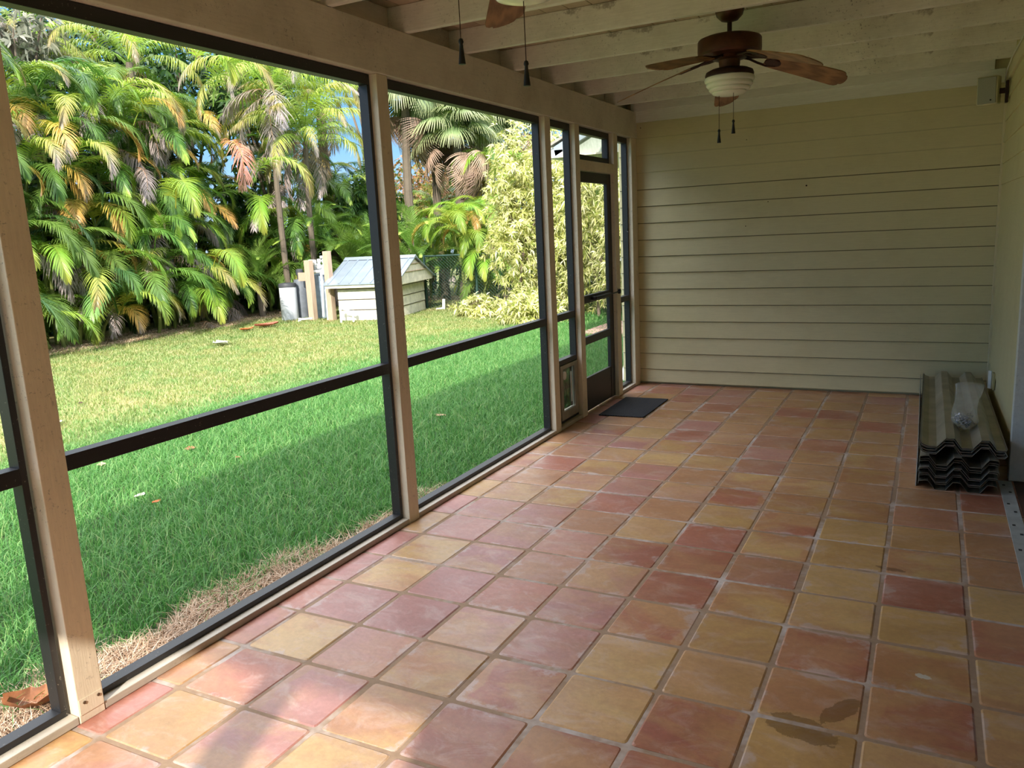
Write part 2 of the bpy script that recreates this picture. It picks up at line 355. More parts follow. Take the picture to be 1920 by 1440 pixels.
for i in range(-6, 5):
    for j in range(-15, 18):
        x0 = GX0 + i * P; y0 = GY0 + j * P; x1 = x0 + P; y1 = y0 + P
        x0 = max(x0, -2.63); x1 = min(x1, 0.62); y1 = min(y1, 7.66)
        if x1 - x0 < 0.03 or y1 - y0 < 0.03: continue
        g = 0.0082; jx, jy = rnd.uniform(-.003, .003), rnd.uniform(-.003, .003)
        x0 += g + jx; x1 += -g + jx; y0 += g + jy; y1 += -g + jy; tl = rnd.uniform(-.0012, .0012)
        k = kinds.get((i, j)) or rnd.choices('ortm', [30, 14, 52, 4] if x0 > -1.4 else [14, 20, 26, 40])[0]
        c1 = rnd.choice(PAL[k]); c2 = rnd.choice(PAL['r' if k == 'o' and rnd.random() < .6 else rnd.choice('ottm')])
        c2 = tuple(0.45 * a + 0.55 * b for a, b in zip(c1, c2))
        sv = (rnd.uniform(0, 50), rnd.uniform(0, 50), rnd.uniform(0, 50)); base = len(fm.v)
        fl = (rnd.random() < .5, rnd.random() < .5)
        for inset, z, cr in ((0, -0.006, .012), (0.0, -0.003, .012), (0.006, 0.0, .012)):
            for (cx, cy, a0) in ((x1 - inset - cr, y1 - inset - cr, 0), (x0 + inset + cr, y1 - inset - cr, 90), (x0 + inset + cr, y0 + inset + cr, 180), (x1 - inset - cr, y0 + inset + cr, 270)):
                for q in (0, 45, 90):
                    px, py = cx + cr * math.cos(R(a0 + q)), cy + cr * math.sin(R(a0 + q))
                    u, v_ = (px - x0) / (x1 - x0), (py - y0) / (y1 - y0)
                    fm.v.append((px, py, z + tl * (1 if q else 1))); uvs.append((1 - u if fl[0] else u, 1 - v_ if fl[1] else v_))
        for L in range(2):
            for q in range(12): fm.f.append((base + L * 12 + q, base + L * 12 + (q + 1) % 12, base + L * 12 + 12 + (q + 1) % 12, base + L * 12 + 12 + q)); polym.append((c1, c2, sv))
        fm.f.append(tuple(base + 24 + q for q in range(12))); polym.append((c1, c2, sv))
nt = len(fm.f)
fm.box(-2.63, 0.62, -2.35, 7.7, -0.12, -0.0028)
fl_o = struct('floor', fm, [M['tile'], M['grout']])
me = fl_o.data
for i in range(nt, len(me.polygons)): me.polygons[i].material_index = 1
for nm, idx in (('tcol', 0), ('tcol2', 1)):
    a = me.attributes.new(nm, 'FLOAT_COLOR', 'CORNER'); buf = []
    for p in me.polygons:
        c = polym[p.index][idx] if p.index < nt else (0, 0, 0, 1)
        buf += list(c) * p.loop_total
    a.data.foreach_set('color', buf)
a = me.attributes.new('seed', 'FLOAT_VECTOR', 'CORNER'); buf = []
for p in me.polygons: buf += list(polym[p.index][2] if p.index < nt else (0, 0, 0)) * p.loop_total
a.data.foreach_set('vector', buf)
ul = me.uv_layers.new(name='UVMap')
for p in me.polygons:
    for li in p.loop_indices:
        vi = me.loops[li].vertex_index
        ul.data[li].uv = uvs[vi] if vi < len(uvs) else (0, 0)

# ------------------------------------------------------------------ back wall, right wall, ceiling
YB = 7.61; XR = 0.475
def lap_profile(z0, z1, first=0.151, pitch=0.1585, out=0.018):
    """(depth, z) steps of lapped boards, depth measured out of the wall"""
    pts = []; z = z0; k = first
    while z < z1 - 1e-6:
        top = min(k, z1); pts += [(out, z), (0.002, top)]; z = top; k += pitch
    return pts
mb = MB(); pr = lap_profile(0.022, 2.76)
x0, x1 = -2.72, XR + 0.03
for a_, b_ in zip(pr[:-1], pr[1:]):
    o_ = len(mb.v); mb.v += [(x0, YB - a_[0], a_[1]), (x1, YB - a_[0], a_[1]), (x1, YB - b_[0], b_[1]), (x0, YB - b_[0], b_[1])]; mb.f.append((o_, o_ + 1, o_ + 2, o_ + 3))
mb.box(x0, x1, YB, YB + 0.14, 0.022, 2.76); mb.box(x0, x1, YB + 0.02, YB + 0.14, -0.12, 0.022)
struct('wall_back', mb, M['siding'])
mb = MB(); pr = lap_profile(0.03, 2.50)
ya, yb = 5.30, YB
for a_, b_ in zip(pr[:-1], pr[1:]):
    o_ = len(mb.v); mb.v += [(XR - a_[0] * .6, yb, a_[1]), (XR - a_[0] * .6, ya, a_[1]), (XR - b_[0] * .6, ya, b_[1]), (XR - b_[0] * .6, yb, b_[1])]; mb.f.append((o_, o_ + 1, o_ + 2, o_ + 3))
mb.box(XR, 0.72, 5.30, YB, 0.0, 2.76); mb.box(XR, 0.72, -1.9, 5.30, 2.12, 2.76); mb.box(XR, 0.72, -2.0, 1.2, -0.12, 2.12)
struct('wall_right', mb, M['siding_side'])
struct('trim_1', MB().box(XR - 0.022, XR + 0.005, -1.8, YB - 0.014, 2.50, 2.607), M['cream'], bevel=0.003)
struct('trim_2', MB().box(XR - 0.022, XR + 0.002, YB - 0.05, YB - 0.012, 0.02, 2.50), M['cream'], bevel=0.003)
# white casing at the far side of the house door, with the door's dark pane beyond
struct('trim_3', MB().box(XR - 0.022, 0.72, 5.235, 5.305, 0.004, 2.12).box(XR - 0.022, 0.72, 1.2, 5.235, 2.06, 2.12), M['white'], bevel=0.004)
dr = struct('door_2', MB().box(0.60, 0.64, 1.2, 5.235, 0.0, 0.10).box(0.60, 0.64, 1.2, 5.235, 1.98, 2.06).box(0.60, 0.64, 5.16, 5.235, 0.1, 1.98).box(0.60, 0.64, 3.2, 3.3, 0.1, 1.98).box(0.60, 0.64, 1.2, 1.28, 0.1, 1.98), M['white'], bevel=0.003)
obj('door_glass', MB().box(0.615, 0.625, 1.28, 5.16, 0.1, 1.98), M['glass'], dr)
struct('wall_house', MB().box(0.72, 6.0, -2.0, 14.0, -0.12, 2.76), M['soffit'])
struct('threshold_floor', MB().box(XR + 0.003, 0.60, 1.2, 5.235, -0.004, 0.0035), simple('dark_sill_wood', lin(80, 55, 38), 0.6))
# ceiling boards with open joints, seen between the rafters
mb = MB(); x = -2.66
while x < 0.70:
    mb.box(x + 0.0025, x + 0.136, -1.9, YB, 2.747, 2.762); x += 0.1385
mb.box(-2.66, 0.72, -1.9, YB, 2.762, 2.78)
struct('ceiling', mb, M['deck'])
struct('roof', MB().box(-2.86, 6.4, -2.1, 8.0, 2.782, 2.93), M['soffit'])
struct('ground_slab', MB().box(-2.64, 0.72, -2.36, 7.9, -0.4, -0.121), M['concrete'])
# white boards at the head of the back wall
struct('trim_4', MB().box(wx(0, YB) - 0.03, XR - 0.024, YB - 0.04, YB - 0.017, 2.51, 2.615), M['ledger'], bevel=0.002)
struct('trim_5', MB().box(wx(0, YB) - 0.03, XR - 0.1, YB - 0.072, YB - 0.034, 2.611, 2.745), M['ledger'], bevel=0.002)
names = ['first', 'second', 'third', 'fourth', 'fifth', 'sixth']
ry = [7.055, 6.36, 5.709, 5.055, 4.392, 3.766, 3.138, 2.51, 1.88, 1.25, 0.62, 0.0, -0.62, -1.24, -1.8]
for k, y in enumerate(ry):
    zt = 2.746
    o = obj('ceiling_rafter', MB().box(wx(-0.10, y), XR, y - 0.038, y, 2.609, zt), M['rafter'], bevel=0.003, loc=(-1.0, y, 2.6))
    if k == 0: lb = 'white painted ceiling rafter closest to the yellow back wall'
    elif y > 3: lb = 'white painted ceiling rafter, %s one forward from the back wall' % ['', 'second', 'third', 'fourth', 'fifth', 'sixth', 'seventh'][k]
    else: lb = 'white painted ceiling rafter above the near end of the porch, %s from the camera end' % ['first','second','third','fourth','fifth','sixth','seventh','eighth'][len(ry) - 1 - k]
    tag(o, lb, 'rafter', 'white ceiling rafters')
bm_ = obj('ceiling_beam', MB().wbox(-0.10, 0.008, -1.9, YB - 0.012, 2.368, 2.607), M['beam'], bevel=0.004, loc=(wx(0, 3), 3, 2.37))
tag(bm_, 'long beige painted beam along the top of the screen wall', 'beam')

# ------------------------------------------------------------------ south end of the porch (behind the camera)
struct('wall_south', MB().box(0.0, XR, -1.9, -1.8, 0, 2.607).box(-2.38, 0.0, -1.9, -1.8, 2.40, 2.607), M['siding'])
o = obj('porch_post', MB().box(-0.70, -0.62, -1.9, -1.81, 0.001, 2.399), M['post'], bevel=0.003, loc=(-0.66, -1.85, 0)); tag(o, 'beige square post in the open end behind the camera', 'post', 'porch posts')

for xa, xb in ((-2.36, -0.71), (-0.61, -0.01)):
    t = thing('screen_panel', 'dark framed screen in the open end behind the camera, %s' % ('the wide one' if xa < -2 else 'the narrow one'), 'screen frame', (xa, -1.86, 0.01), 'dark screen frames')
    obj('frame', MB().box(xa, xb, -1.88, -1.84, 0.01, 0.05).box(xa, xb, -1.88, -1.84, 2.37, 2.398).box(xa, xa + .03, -1.88, -1.84, .05, 2.37).box(xb - .03, xb, -1.88, -1.84, .05, 2.37), M['bronze'], t)
    obj('insect_screen', MB().box(xa + .031, xb - .031, -1.8605, -1.86, .051, 2.369), M['screen_dense'], t)
struct('trim_6', MB().wbox(-0.135, -0.101, -1.9, YB - 0.001, 2.50, 2.746), M['beam'])
# ------------------------------------------------------------------ screen wall: posts, sill, dark framed panels
posts = [(-1.80, -1.71, 'beige square corner post at the near open end of the porch'), (-0.53, -0.44, 'beige square porch post beside the camera'),
         (1.462, 1.556, 'beige porch post nearest the camera, large at left with a metal plate at its foot'),
         (3.445, 3.540, 'beige porch post between the two large screen panels'),
         (5.475, 5.575, 'beige porch post between the second large panel and the pet door panel'),
         (6.045, 6.140, 'beige porch post between the pet door and the black screen door'),
         (6.945, 7.050, 'beige porch post on the handle side of the black screen door'),
         (7.440, 7.596, 'beige corner post where the screen wall meets the yellow back wall')]
for k, (ya, yb, lb) in enumerate(posts):
    t = thing('porch_post', lb, 'post', (wx(-0.045, ya), (ya + yb) / 2, 0), 'porch posts')
    obj('post', MB().wbox(-0.09, 0.0, ya, yb, 0.0, 2.3675), M['post'], t, bevel=0.003)
    if k == 2:
        pl = obj('base_plate', MB().wbox(0.0005, 0.0025, ya + 0.004, yb - 0.004, 0.03, 0.085), M['post'], t)
        for yy in (ya + 0.022, yb - 0.02):
            obj('nail', MB().tube([(wx(0.002, yy), yy, 0.07), (wx(0.0055, yy), yy, 0.07)], 0.0055, 10), M['screw'], pl)
# sill boards between posts
spans = [(-1.71, -0.53), (-0.44, 1.462), (1.556, 3.445), (3.540, 5.475), (5.575, 6.045), (7.050, 7.440)]
slb = ['under the screen beside the camera end', 'under the leftmost screen panel', 'under the large left screen panel', 'under the second large screen panel', 'under the pet door panel', 'under the narrow last screen panel']
for (ya, yb), lb in zip(spans, slb):
    o = obj('sill_board', MB().wbox(-0.10, -0.002, ya + 0.002, yb - 0.002, 0.001, 0.030), M['sill'], bevel=0.003, loc=(wx(0, ya), ya, 0))
    tag(o, 'pale grey painted sill board ' + lb, 'sill', 'sill boards')
A0, A1 = -0.096, -0.042
def panel(ya, yb, lb, zb=0.031, zt=2.366, mid=True, st=0.022, left=True):
    t = thing('screen_panel', lb, 'screen frame', (wx(A1, ya), (ya + yb) / 2, zb), 'dark screen frames')
    ya += 0.003; yb -= 0.003
    obj('bottom_rail', MB().wbox(A0, A1, ya, yb, zb, zb + 0.023), M['bronze'], t, bevel=0.0015)
    obj('top_rail', MB().wbox(A0, A1, ya, yb, zt - 0.05, zt), M['bronze'], t, bevel=0.0015)
    obj('stile', MB().wbox(A0, A1, ya, ya + st, zb + 0.023, zt - 0.05), M['bronze'], t, bevel=0.0015)
    obj('stile', MB().wbox(A0, A1, yb - st, yb, zb + 0.023, zt - 0.05), M['bronze'], t, bevel=0.0015)
    if mid: obj('middle_rail', MB().wbox(A0, A1, ya + st, yb - st, 0.849, 0.903), M['bronze'], t, bevel=0.0015)
    return t
panel(-1.71, -0.53, 'dark bronze screen frame beside the camera, first from the open end')
panel(-0.44, 1.452, 'dark bronze screen frame at the far left edge, before the nearest post')
panel(1.556, 3.445, 'large dark bronze screen frame left, looking onto the big palm clump')
panel(3.540, 5.475, 'large dark bronze screen frame looking onto the pump hut gable')
tp = panel(5.575, 6.045, 'narrow dark bronze screen frame that holds the pet door')
panel(7.050, 7.440, 'narrow dark bronze screen frame beside the corner, right of the screen door')
# extra members around the pet door
obj('pet_door_stile', MB().wbox(A0, A1 + .004, 5.602, 5.66, 0.055, 0.848), M['bronze'], tp, bevel=0.0015)
obj('pet_door_rail', MB().wbox(A0, A1 + .002, 5.661, 6.019, 0.50, 0.54), M['bronze'], tp, bevel=0.0015)
t = thing('pet_door', 'aluminium pet door with a smoky flap at the foot of the narrow screen', 'pet door', (wx(-0.04, 5.84), 5.84, 0.055))
mb = MB()
for y0_, y1_, z0_, z1_ in ((5.664, 5.715, 0.056, 0.497), (5.955, 6.018, 0.056, 0.497), (5.715, 5.955, 0.056, 0.125), (5.715, 5.955, 0.465, 0.497)): mb.wbox(-0.075, -0.030, y0_, y1_, z0_, z1_)
obj('frame', mb, M['alu_dull'], t, bevel=0.002)
obj('flap', MB().wbox(-0.058, -0.054, 5.722, 5.948, 0.130, 0.462), M['flap'], t)
obj('lock_slide', MB().wbox(-0.050, -0.042, 5.90, 5.915, 0.17, 0.42), M['white'], t)
obj('latch_cover', MB().tube([(wx(-0.053, 5.78), 5.78, 0.405), (wx(-0.045, 5.78), 5.78, 0.405)], 0.035, 20), M['white'], t)
# transom over the door: header, frame, screen
o = obj('door_header', MB().wbox(-0.09, 0.0, 6.142, 6.943, 2.02, 2.10), M['post'], bevel=0.003, loc=(wx(0, 6.5), 6.5, 2.02)); tag(o, 'beige header board above the black screen door', 'header')
t = thing('transom_panel', 'small dark framed screen transom above the black screen door', 'screen frame', (wx(A1, 6.5), 6.5, 2.1))
mb = MB().wbox(A0, A1, 6.145, 6.940, 2.102, 2.150).wbox(A0, A1, 6.145, 6.940, 2.318, 2.366).wbox(A0, A1, 6.145, 6.185, 2.150, 2.318).wbox(A0, A1, 6.900, 6.940, 2.150, 2.318)
obj('frame', mb, M['bronze'], t, bevel=0.0015)
obj('insect_screen', MB().wbox(-0.071, -0.0705, 6.186, 6.899, 2.151, 2.317), M['screen'], t)
# the black screen door
t = thing('screen_door', 'black screen door with three panes and a solid kick plate', 'door', (wx(-0.05, 6.5), 6.54, 0.0))
D0, D1 = -0.066, -0.034; dy0, dy1 = 6.146, 6.938; s1 = 0.055
obj('stile', MB().wbox(D0, D1, dy0, dy0 + s1, 0.012, 2.015), M['bronze'], t, bevel=0.002)
obj('stile', MB().wbox(D0, D1, dy1 - 0.10, dy1, 0.012, 2.015), M['bronze'], t, bevel=0.002)
ky0, ky1 = dy0 + s1, dy1 - 0.10
for z0_, z1_, nm in ((1.93, 2.015, 'top_rail'), (0.935, 1.0, 'middle_rail'), (0.585, 0.65, 'lower_rail')):
    obj(nm, MB().wbox(D0, D1, ky0, ky1, z0_, z1_), M['bronze'], t, bevel=0.002)
obj('kick_plate', MB().wbox(D0 + .004, D1 - .004, ky0, ky1, 0.012, 0.30), M['bronze'], t)
for z0_, z1_ in ((0.301, 0.584), (0.651, 0.934), (1.001, 1.929)):
    obj('insect_screen', MB().wbox(-0.0505, -0.050, ky0 + .001, ky1 - .001, z0_, z1_), M['screen'], t)
hd = obj('door_closer', MB().tube([(wx(0.0, 6.40), 6.40, 0.968), (wx(0.012, 6.74), 6.74, 0.972)], 0.014, 12), M['black'], t, smooth=True)
obj('closer_rod', MB().tube([(wx(0.012, 6.74), 6.74, 0.972), (wx(0.012, 6.99), 6.99, 0.974)], 0.006, 8), M['black'], hd)
obj('closer_bracket', MB().wbox(0.002, 0.022, 6.965, 7.0, 0.955, 0.995), M['black'], hd, bevel=0.002)
obj('closer_foot', MB().wbox(D1, 0.004, 6.385, 6.415, 0.955, 0.98), M['black'], hd)
# coat hook on the last frame
tag(obj('wire_hook', MB().tube([(wx(-.042, 7.42), 7.39, 1.51), (wx(-.02, 7.42), 7.37, 1.50), (wx(-.02, 7.42), 7.35, 1.515), (wx(-.02, 7.42), 7.34, 1.54)], 0.003, 6), M['black'], loc=(wx(-.03, 7.4), 7.39, 1.5)), 'small dark wire hook on the corner screen frame', 'hook')
# doormat
mb = MB(); q = [(-2.435, 6.152), (-2.045, 6.17), (-2.05, 6.90), (-2.45, 6.885)]
mb.hexa([(x, y, 0.001) for x, y in q] + [(x, y, 0.010) for x, y in q])
tag(obj('doormat', mb, M['mat'], bevel=0.004, loc=(-2.3, 6.5, 0)), 'black ribbed doormat on the tiles inside the screen door', 'doormat')
# aluminium track at the house door
t = thing('shutter_track', 'pale aluminium floor track with two rows of slots along the house door', 'track', (0.44, 4.0, 0))
obj('strip', MB().box(0.402, 0.468, 1.2, 5.228, 0.0005, 0.005), M['track'], t, bevel=0.001)
mb = MB(); y = 5.14; k = 0
while y > 1.6:
    for sx, dy in ((0.424, 0.0), (0.447, -0.125)): obj('slot', MB().box(sx - 0.007, sx + 0.007, y + dy - 0.011, y + dy + 0.011, 0.0051, 0.0056), M['black'], t)
    y -= 0.335
# electrical box on the right wall
t = thing('outlet_box', 'white weatherproof outlet with its cover hanging open low on the right wall', 'outlet', (XR - 0.012, 6.9, 0.28))
obj('box', MB().box(XR - 0.024, XR - 0.009, 6.86, 6.95, 0.215, 0.34), simple('ivory_plastic', lin(190, 178, 130), 0.5), t, bevel=0.003)
obj('open_cover', MB().hexa([(XR - .026, 6.95, .21), (XR - .036, 6.98, .21), (XR - .05, 6.975, .21), (XR - .03, 6.945, .21), (XR - .026, 6.95, .345), (XR - .036, 6.98, .345), (XR - .05, 6.975, .345), (XR - .03, 6.945, .345)]), M['white'], t)

# nail heads and specks on the back wall
for k, (px, py) in enumerate([(1512, 348), (1400, 262), (1440, 378), (1398, 424), (1201, 240)]):
    r = MX @ np.array([(px - 960) / F, (py - 720) / F, 1.0]); d = (YB - 0.012) / r[1]; p = Vector((r[0] * d, YB, CH + r[2] * d))
    tag(obj('nail_head', MB().tube([p + Vector((0, -.004, 0)), p + Vector((0, -.016, 0))], 0.007 if k == 0 else .004, 10), M['fandark'], loc=p), ['dark nail head alone on the upper middle of the yellow wall', 'small dark nail below the hanging fan chains on the yellow wall', 'small dark nail below left of the big nail head', 'lowest small dark nail on the yellow wall', 'small dark nail at the top left corner of the yellow wall'][k], 'nail', 'nails in the back wall')

# ------------------------------------------------------------------ wall speaker and wires
t = thing('wall_speaker', 'small off-white outdoor speaker bracketed in the upper right corner', 'speaker', (0.36, 7.3, 2.43))
def rotbox(c, sx, sy, sz, rz, tilt=0.0):
    m = Matrix.Translation(Vector(c)) @ Matrix.Rotation(rz, 4, 'Z') @ Matrix.Rotation(tilt, 4, 'X')
    return MB().hexa([m @ Vector((a * sx / 2, b * sy / 2, cc * sz / 2)) for cc in (-1, 1) for a, b in ((-1, -1), (1, -1), (1, 1), (-1, 1))])
ivory = simple('ivory_case', lin(218, 212, 176), 0.5); gr = simple('grille_cloth', lin(168, 168, 150), 0.7, 0, 0.05, 200)
obj('cabinet', rotbox((0.335, 7.34, 2.43), 0.14, 0.13, 0.205, R(-14), R(4)), ivory, t, bevel=0.012, bseg=3)
obj('grille', rotbox((0.318, 7.274, 2.425), 0.122, 0.012, 0.188, R(-14), R(4)), gr, t, bevel=0.004)
obj('badge', MB().tube([(0.345, 7.264, 2.355), (0.344, 7.258, 2.355)], 0.006, 10), M['black'], t)
obj('bracket', MB().box(XR - 0.034, XR - 0.013, 7.30, 7.36, 2.33, 2.49).box(0.40, XR - 0.03, 7.32, 7.345, 2.40, 2.44), M['fandark'], t, bevel=0.004)
w1 = MB().tube([(XR - 0.03, 7.33, 2.46), (XR - 0.035, 7.42, 2.50), (XR - 0.032, 7.30, 2.56), (XR - 0.034, 6.9, 2.585), (XR - 0.031, 6.2, 2.585), (XR - 0.033, 5.0, 2.59), (XR - 0.031, 3.0, 2.588)], 0.004, 6)
tag(obj('speaker_wire', w1, M['white'], loc=(XR, 6, 2.5), smooth=True), 'white speaker wire running along the top of the right wall', 'wire')

# ------------------------------------------------------------------ ceiling fans
def fan(c, az0, droops, lb, pulls, mount):
    cx, cy = c; t = thing('ceiling_fan', lb, 'ceiling fan', (cx, cy, 2.742))
    o3 = (cx, cy, 0)
    obj('mounting_block', MB().box(cx - 0.2, cx + 0.16, cy - 0.085, cy + 0.085, 2.70, 2.745), M['rafter'], t, bevel=0.003)
    obj('canopy', MB().lathe([(0.001, 2.6995), (0.075, 2.6995), (0.078, 2.685), (0.070, 2.655), (0.045, 2.63), (0.016, 2.622), (0.0, 2.622)], o3), M['fanmetal'], t, smooth=True)
    obj('downrod', MB().lathe([(0.0125, 2.63), (0.0125, 2.575), (0.024, 2.571), (0.034, 2.552), (0.034, 2.545)], o3, 24), M['fandark'], t, smooth=True)
    obj('motor_housing', MB().lathe([(0.0, 2.550), (0.135, 2.547), (0.163, 2.537), (0.170, 2.527), (0.171, 2.475), (0.169, 2.462), (0.160, 2.456), (0.157, 2.452), (0.12, 2.447), (0.0, 2.447)], o3, 48), M['fanmetal'], t, smooth=True)
    obj('switch_housing', MB().lathe([(0.09, 2.448), (0.092, 2.432), (0.058, 2.425), (0.054, 2.385), (0.054, 2.375)], o3), M['fanmetal'], t, smooth=True)
    obj('light_fitter', MB().lathe([(0.0, 2.384), (0.06, 2.384), (0.10, 2.378), (0.125, 2.366), (0.131, 2.350), (0.130, 2.340), (0.12, 2.339)], o3), M['fandark'], t, smooth=True)
    g = [(0.122, 2.342), (0.132, 2.336), (0.135, 2.324), (0.132, 2.314), (0.122, 2.309), (0.126, 2.303), (0.125, 2.293), (0.118, 2.286), (0.107, 2.283), (0.112, 2.277), (0.110, 2.269), (0.101, 2.263), (0.090, 2.261), (0.094, 2.256), (0.088, 2.249), (0.06, 2.241), (0.03, 2.238), (0.0, 2.237)]
    obj('light_globe', MB().lathe(g, o3, 48), M['globe'], t, smooth=True)
    for k in range(5):
        az = R(az0 + 72 * k); dr = droops[k]; ca, sa = math.cos(az), math.sin(az)
        def pos(r, s, z):  # radial, sideways, height
            return Vector((cx + ca * r - sa * s, cy + sa * r + ca * s, z))
        pitch = math.tan(R(-16))
        def zb(r): return 2.436 - dr * max(0.0, (r - 0.12) / 0.54) ** 1.15
        # iron: two curved arms meeting a leaf shaped plate
        mb = MB()
        for sg in (-1, 1):
            pts = [pos(0.07, 0.012 * sg, 2.44), pos(0.12, 0.022 * sg, 2.432), pos(0.17, 0.03 * sg, zb(0.17) - 0.006 + pitch * 0.03 * sg), pos(0.22, 0.042 * sg, zb(0.22) - 0.006 + pitch * .042 * sg), pos(0.27, 0.026 * sg, zb(0.27) - 0.006 + pitch * .026 * sg)]
            mb.tube(pts, 0.007, 8)
        nn = 14; pl = []
        for q_ in range(nn):
            a = 2 * math.pi * q_ / nn; r_ = 0.245 + 0.045 * math.cos(a); s_ = 0.036 * math.sin(a); pl.append(pos(r_, s_, zb(r_) - 0.010 + pitch * s_))
        mb.prism(pl, (0, 0, 0.006)); obj('blade_iron', mb, M['fandark'], t, smooth=True)
        # blade outline with a shaped tip
        out = []
        for r_, hw in ((0.205, 0.050), (0.25, 0.058), (0.40, 0.067), (0.55, 0.073), (0.605, 0.075), (0.628, 0.070), (0.640, 0.058), (0.641, 0.046), (0.655, 0.040), (0.662, 0.022), (0.664, 0.0)): out.append((r_, hw))
        ring = [(r_, hw) for r_, hw in out] + [(r_, -hw) for r_, hw in out[-2::-1]]
        th = 0.006; vs_ = []; fs_ = []; n_ = len(out)
        for side in (0, 1):
            for r_, hw in out:
                for sg in (1, -1): vs_.append(pos(r_, hw * sg, zb(r_) + pitch * hw * sg - (0 if side else th)))
        def ix(side, i_, s_): return side * 2 * n_ + i_ * 2 + s_
        for i_ in range(n_ - 1):
            fs_.append((ix(0, i_, 0), ix(0, i_, 1), ix(0, i_ + 1, 1), ix(0, i_ + 1, 0)))
            fs_.append((ix(1, i_, 0), ix(1, i_ + 1, 0), ix(1, i_ + 1, 1), ix(1, i_, 1)))
            for s_ in (0, 1): fs_.append((ix(0, i_, s_), ix(0, i_ + 1, s_), ix(1, i_ + 1, s_), ix(1, i_, s_)))
        fs_.append((ix(0, 0, 0), ix(1, 0, 0), ix(1, 0, 1), ix(0, 0, 1)))
        mtx = Matrix.Rotation(az, 4, 'Z')
        me = bpy.data.meshes.new('fan_blade'); inv = mtx.inverted()
        me.from_pydata([tuple(inv @ (v_ - Vector((cx, cy, 2.742)))) for v_ in vs_], [], fs_); me.update(); me.materials.append(M['oak'])
        b = bpy.data.objects.new('fan_blade', me); C.objects.link(b); b.parent = t; b.rotation_euler = (0, 0, az)
    for (dx, dy, z0_, z1_) in pulls:
        x_, y_ = cx + dx, cy + dy
        pc = obj('pull_chain', MB().tube([(cx + dx * .7, cy + dy * .7, z0_), (x_, y_, z0_ - 0.02), (x_, y_, z1_)], 0.0014, 6), M['fandark'], t)
        obj('pull_tassel', MB().lathe([(0.0, 0.03), (0.006, 0.026), (0.008, 0.018), (0.005, 0.012), (0.006, 0.0), (0.011, -0.045), (0.0, -0.046)], (x_, y_, z1_), 14), M['black'], pc, smooth=True)
    return t
fan((-1.03, 4.70), 32, [.135, .150, .145, .110, .145], 'brown five-blade ceiling fan with a white globe light, drooping blades', [(-0.05, -0.03, 2.36, 2.035), (0.035, -0.06, 2.38, 2.075)], True)
fan((-1.12, 2.33), 51, [.11, .10, .12, .12, .13], 'near brown ceiling fan, only a blade tip and pull chains showing at top', [(-0.155, -0.13, 2.36, 2.105), (0.0, -0.01, 2.38, 2.04)], True)

# ------------------------------------------------------------------ stacked storm shutter panels
PL = [(-.012, .022), (-.008, .044), (.020, .050), (.038, .050), (.075, .0), (.128, .0), (.163, .050), (.200, .050), (.240, .0), (.297, .0), (.333, .050), (.362, .050), (.378, .046), (.382, .026)]
PU = [(-.012, .03), (.0, .012), (.030, .0), (.072, .0), (.116, .050), (.160, .050), (.196, .0), (.250, .0), (.290, .050), (.330, .050), (.366, .0), (.405, .0), (.415, .008), (.410, .016)]
def shutter(prof, dx, z, y0, y1, lb, skew=0.0):
    th = 0.0016; n = len(prof); mb = MB()
    def pt(y, k, up): return (prof[k][0] + dx + skew * (y - y0), y, prof[k][1] + z - 0.0225 * (z / 0.235) * (y - y0) + (th if up else 0))
    vs_ = []; 
    for y in (y0, y1):
        for up in (0, 1): vs_ += [pt(y, k, up) for k in range(n)]
    fs_ = []
    for k in range(n - 1):
        fs_.append((k, 2 * n + k, 2 * n + k + 1, k + 1)); fs_.append((n + k, n + k + 1, 3 * n + k + 1, 3 * n + k))
        fs_.append((k, k + 1, n + k + 1, n + k)); fs_.append((2 * n + k, 3 * n + k, 3 * n + k + 1, 2 * n + k + 1))
    fs_.append((0, n, 3 * n, 2 * n)); fs_.append((n - 1, 3 * n - 1, 4 * n - 1, 2 * n - 1)); mb.add(vs_, fs_)
    o = obj('storm_shutter', mb, M['alu_dull'] if rnd.random() < .4 else M['alu'], loc=(0.18, y0, z)); tag(o, lb, 'shutter panel', 'stacked storm shutter panels'); return o
order = ['lowest', 'second', 'third', 'fourth', 'fifth', 'sixth', 'seventh', 'eighth']
z = 0.001; dxs = [0, .003, .001, -.002, .004, .0, .003, .001]
dzs = [0, .032, .010, .034, .010, .030, .010, .024]
for k in range(8):
    z += dzs[k]; shutter(PL, dxs[k], z, 4.94 + rnd.uniform(-.01, .02), 7.50, 'corrugated aluminium storm shutter in the lower stack, %s from the floor' % order[k], rnd.uniform(-.002, .002))
zt = z
def inter(prof, x):
    for a_, b_ in zip(prof[:-1], prof[1:]):
        if a_[0] <= x <= b_[0] and b_[0] > a_[0]: return a_[1] + (b_[1] - a_[1]) * (x - a_[0]) / (b_[0] - a_[0])
tag(obj('storm_shutter', MB().hexa([(-.024, 4.99, .001), (-.020, 4.99, .001), (-.026, 7.52, .001), (-.030, 7.52, .001), (-.022, 4.99, .20), (-.018, 4.99, .20), (-.034, 7.52, .20), (-.038, 7.52, .20)]), M['track'], loc=(-.02, 5, 0)), 'flat pale aluminium panel standing on edge along the left side of the shutter stack', 'shutter panel')
rest = max((inter(PL, x) or -9) - (inter(PU, x) if inter(PU, x) is not None else 9) for x in np.linspace(0.0, .375, 200))
z = zt + rest + 0.002
for k in range(6):
    shutter(PU, [0, .004, -.003, .002, -.001, .003][k], z, 4.97 + rnd.uniform(-.01, .025), 7.47, 'corrugated aluminium storm shutter in the shifted upper stack, %s' % ['lowest of the six', 'second of six', 'third of six', 'fourth of six', 'fifth of six', 'topmost under the bag'][k], rnd.uniform(-.003, .003))
    z += [.008, .013, .008, .012, .006, 0][k]
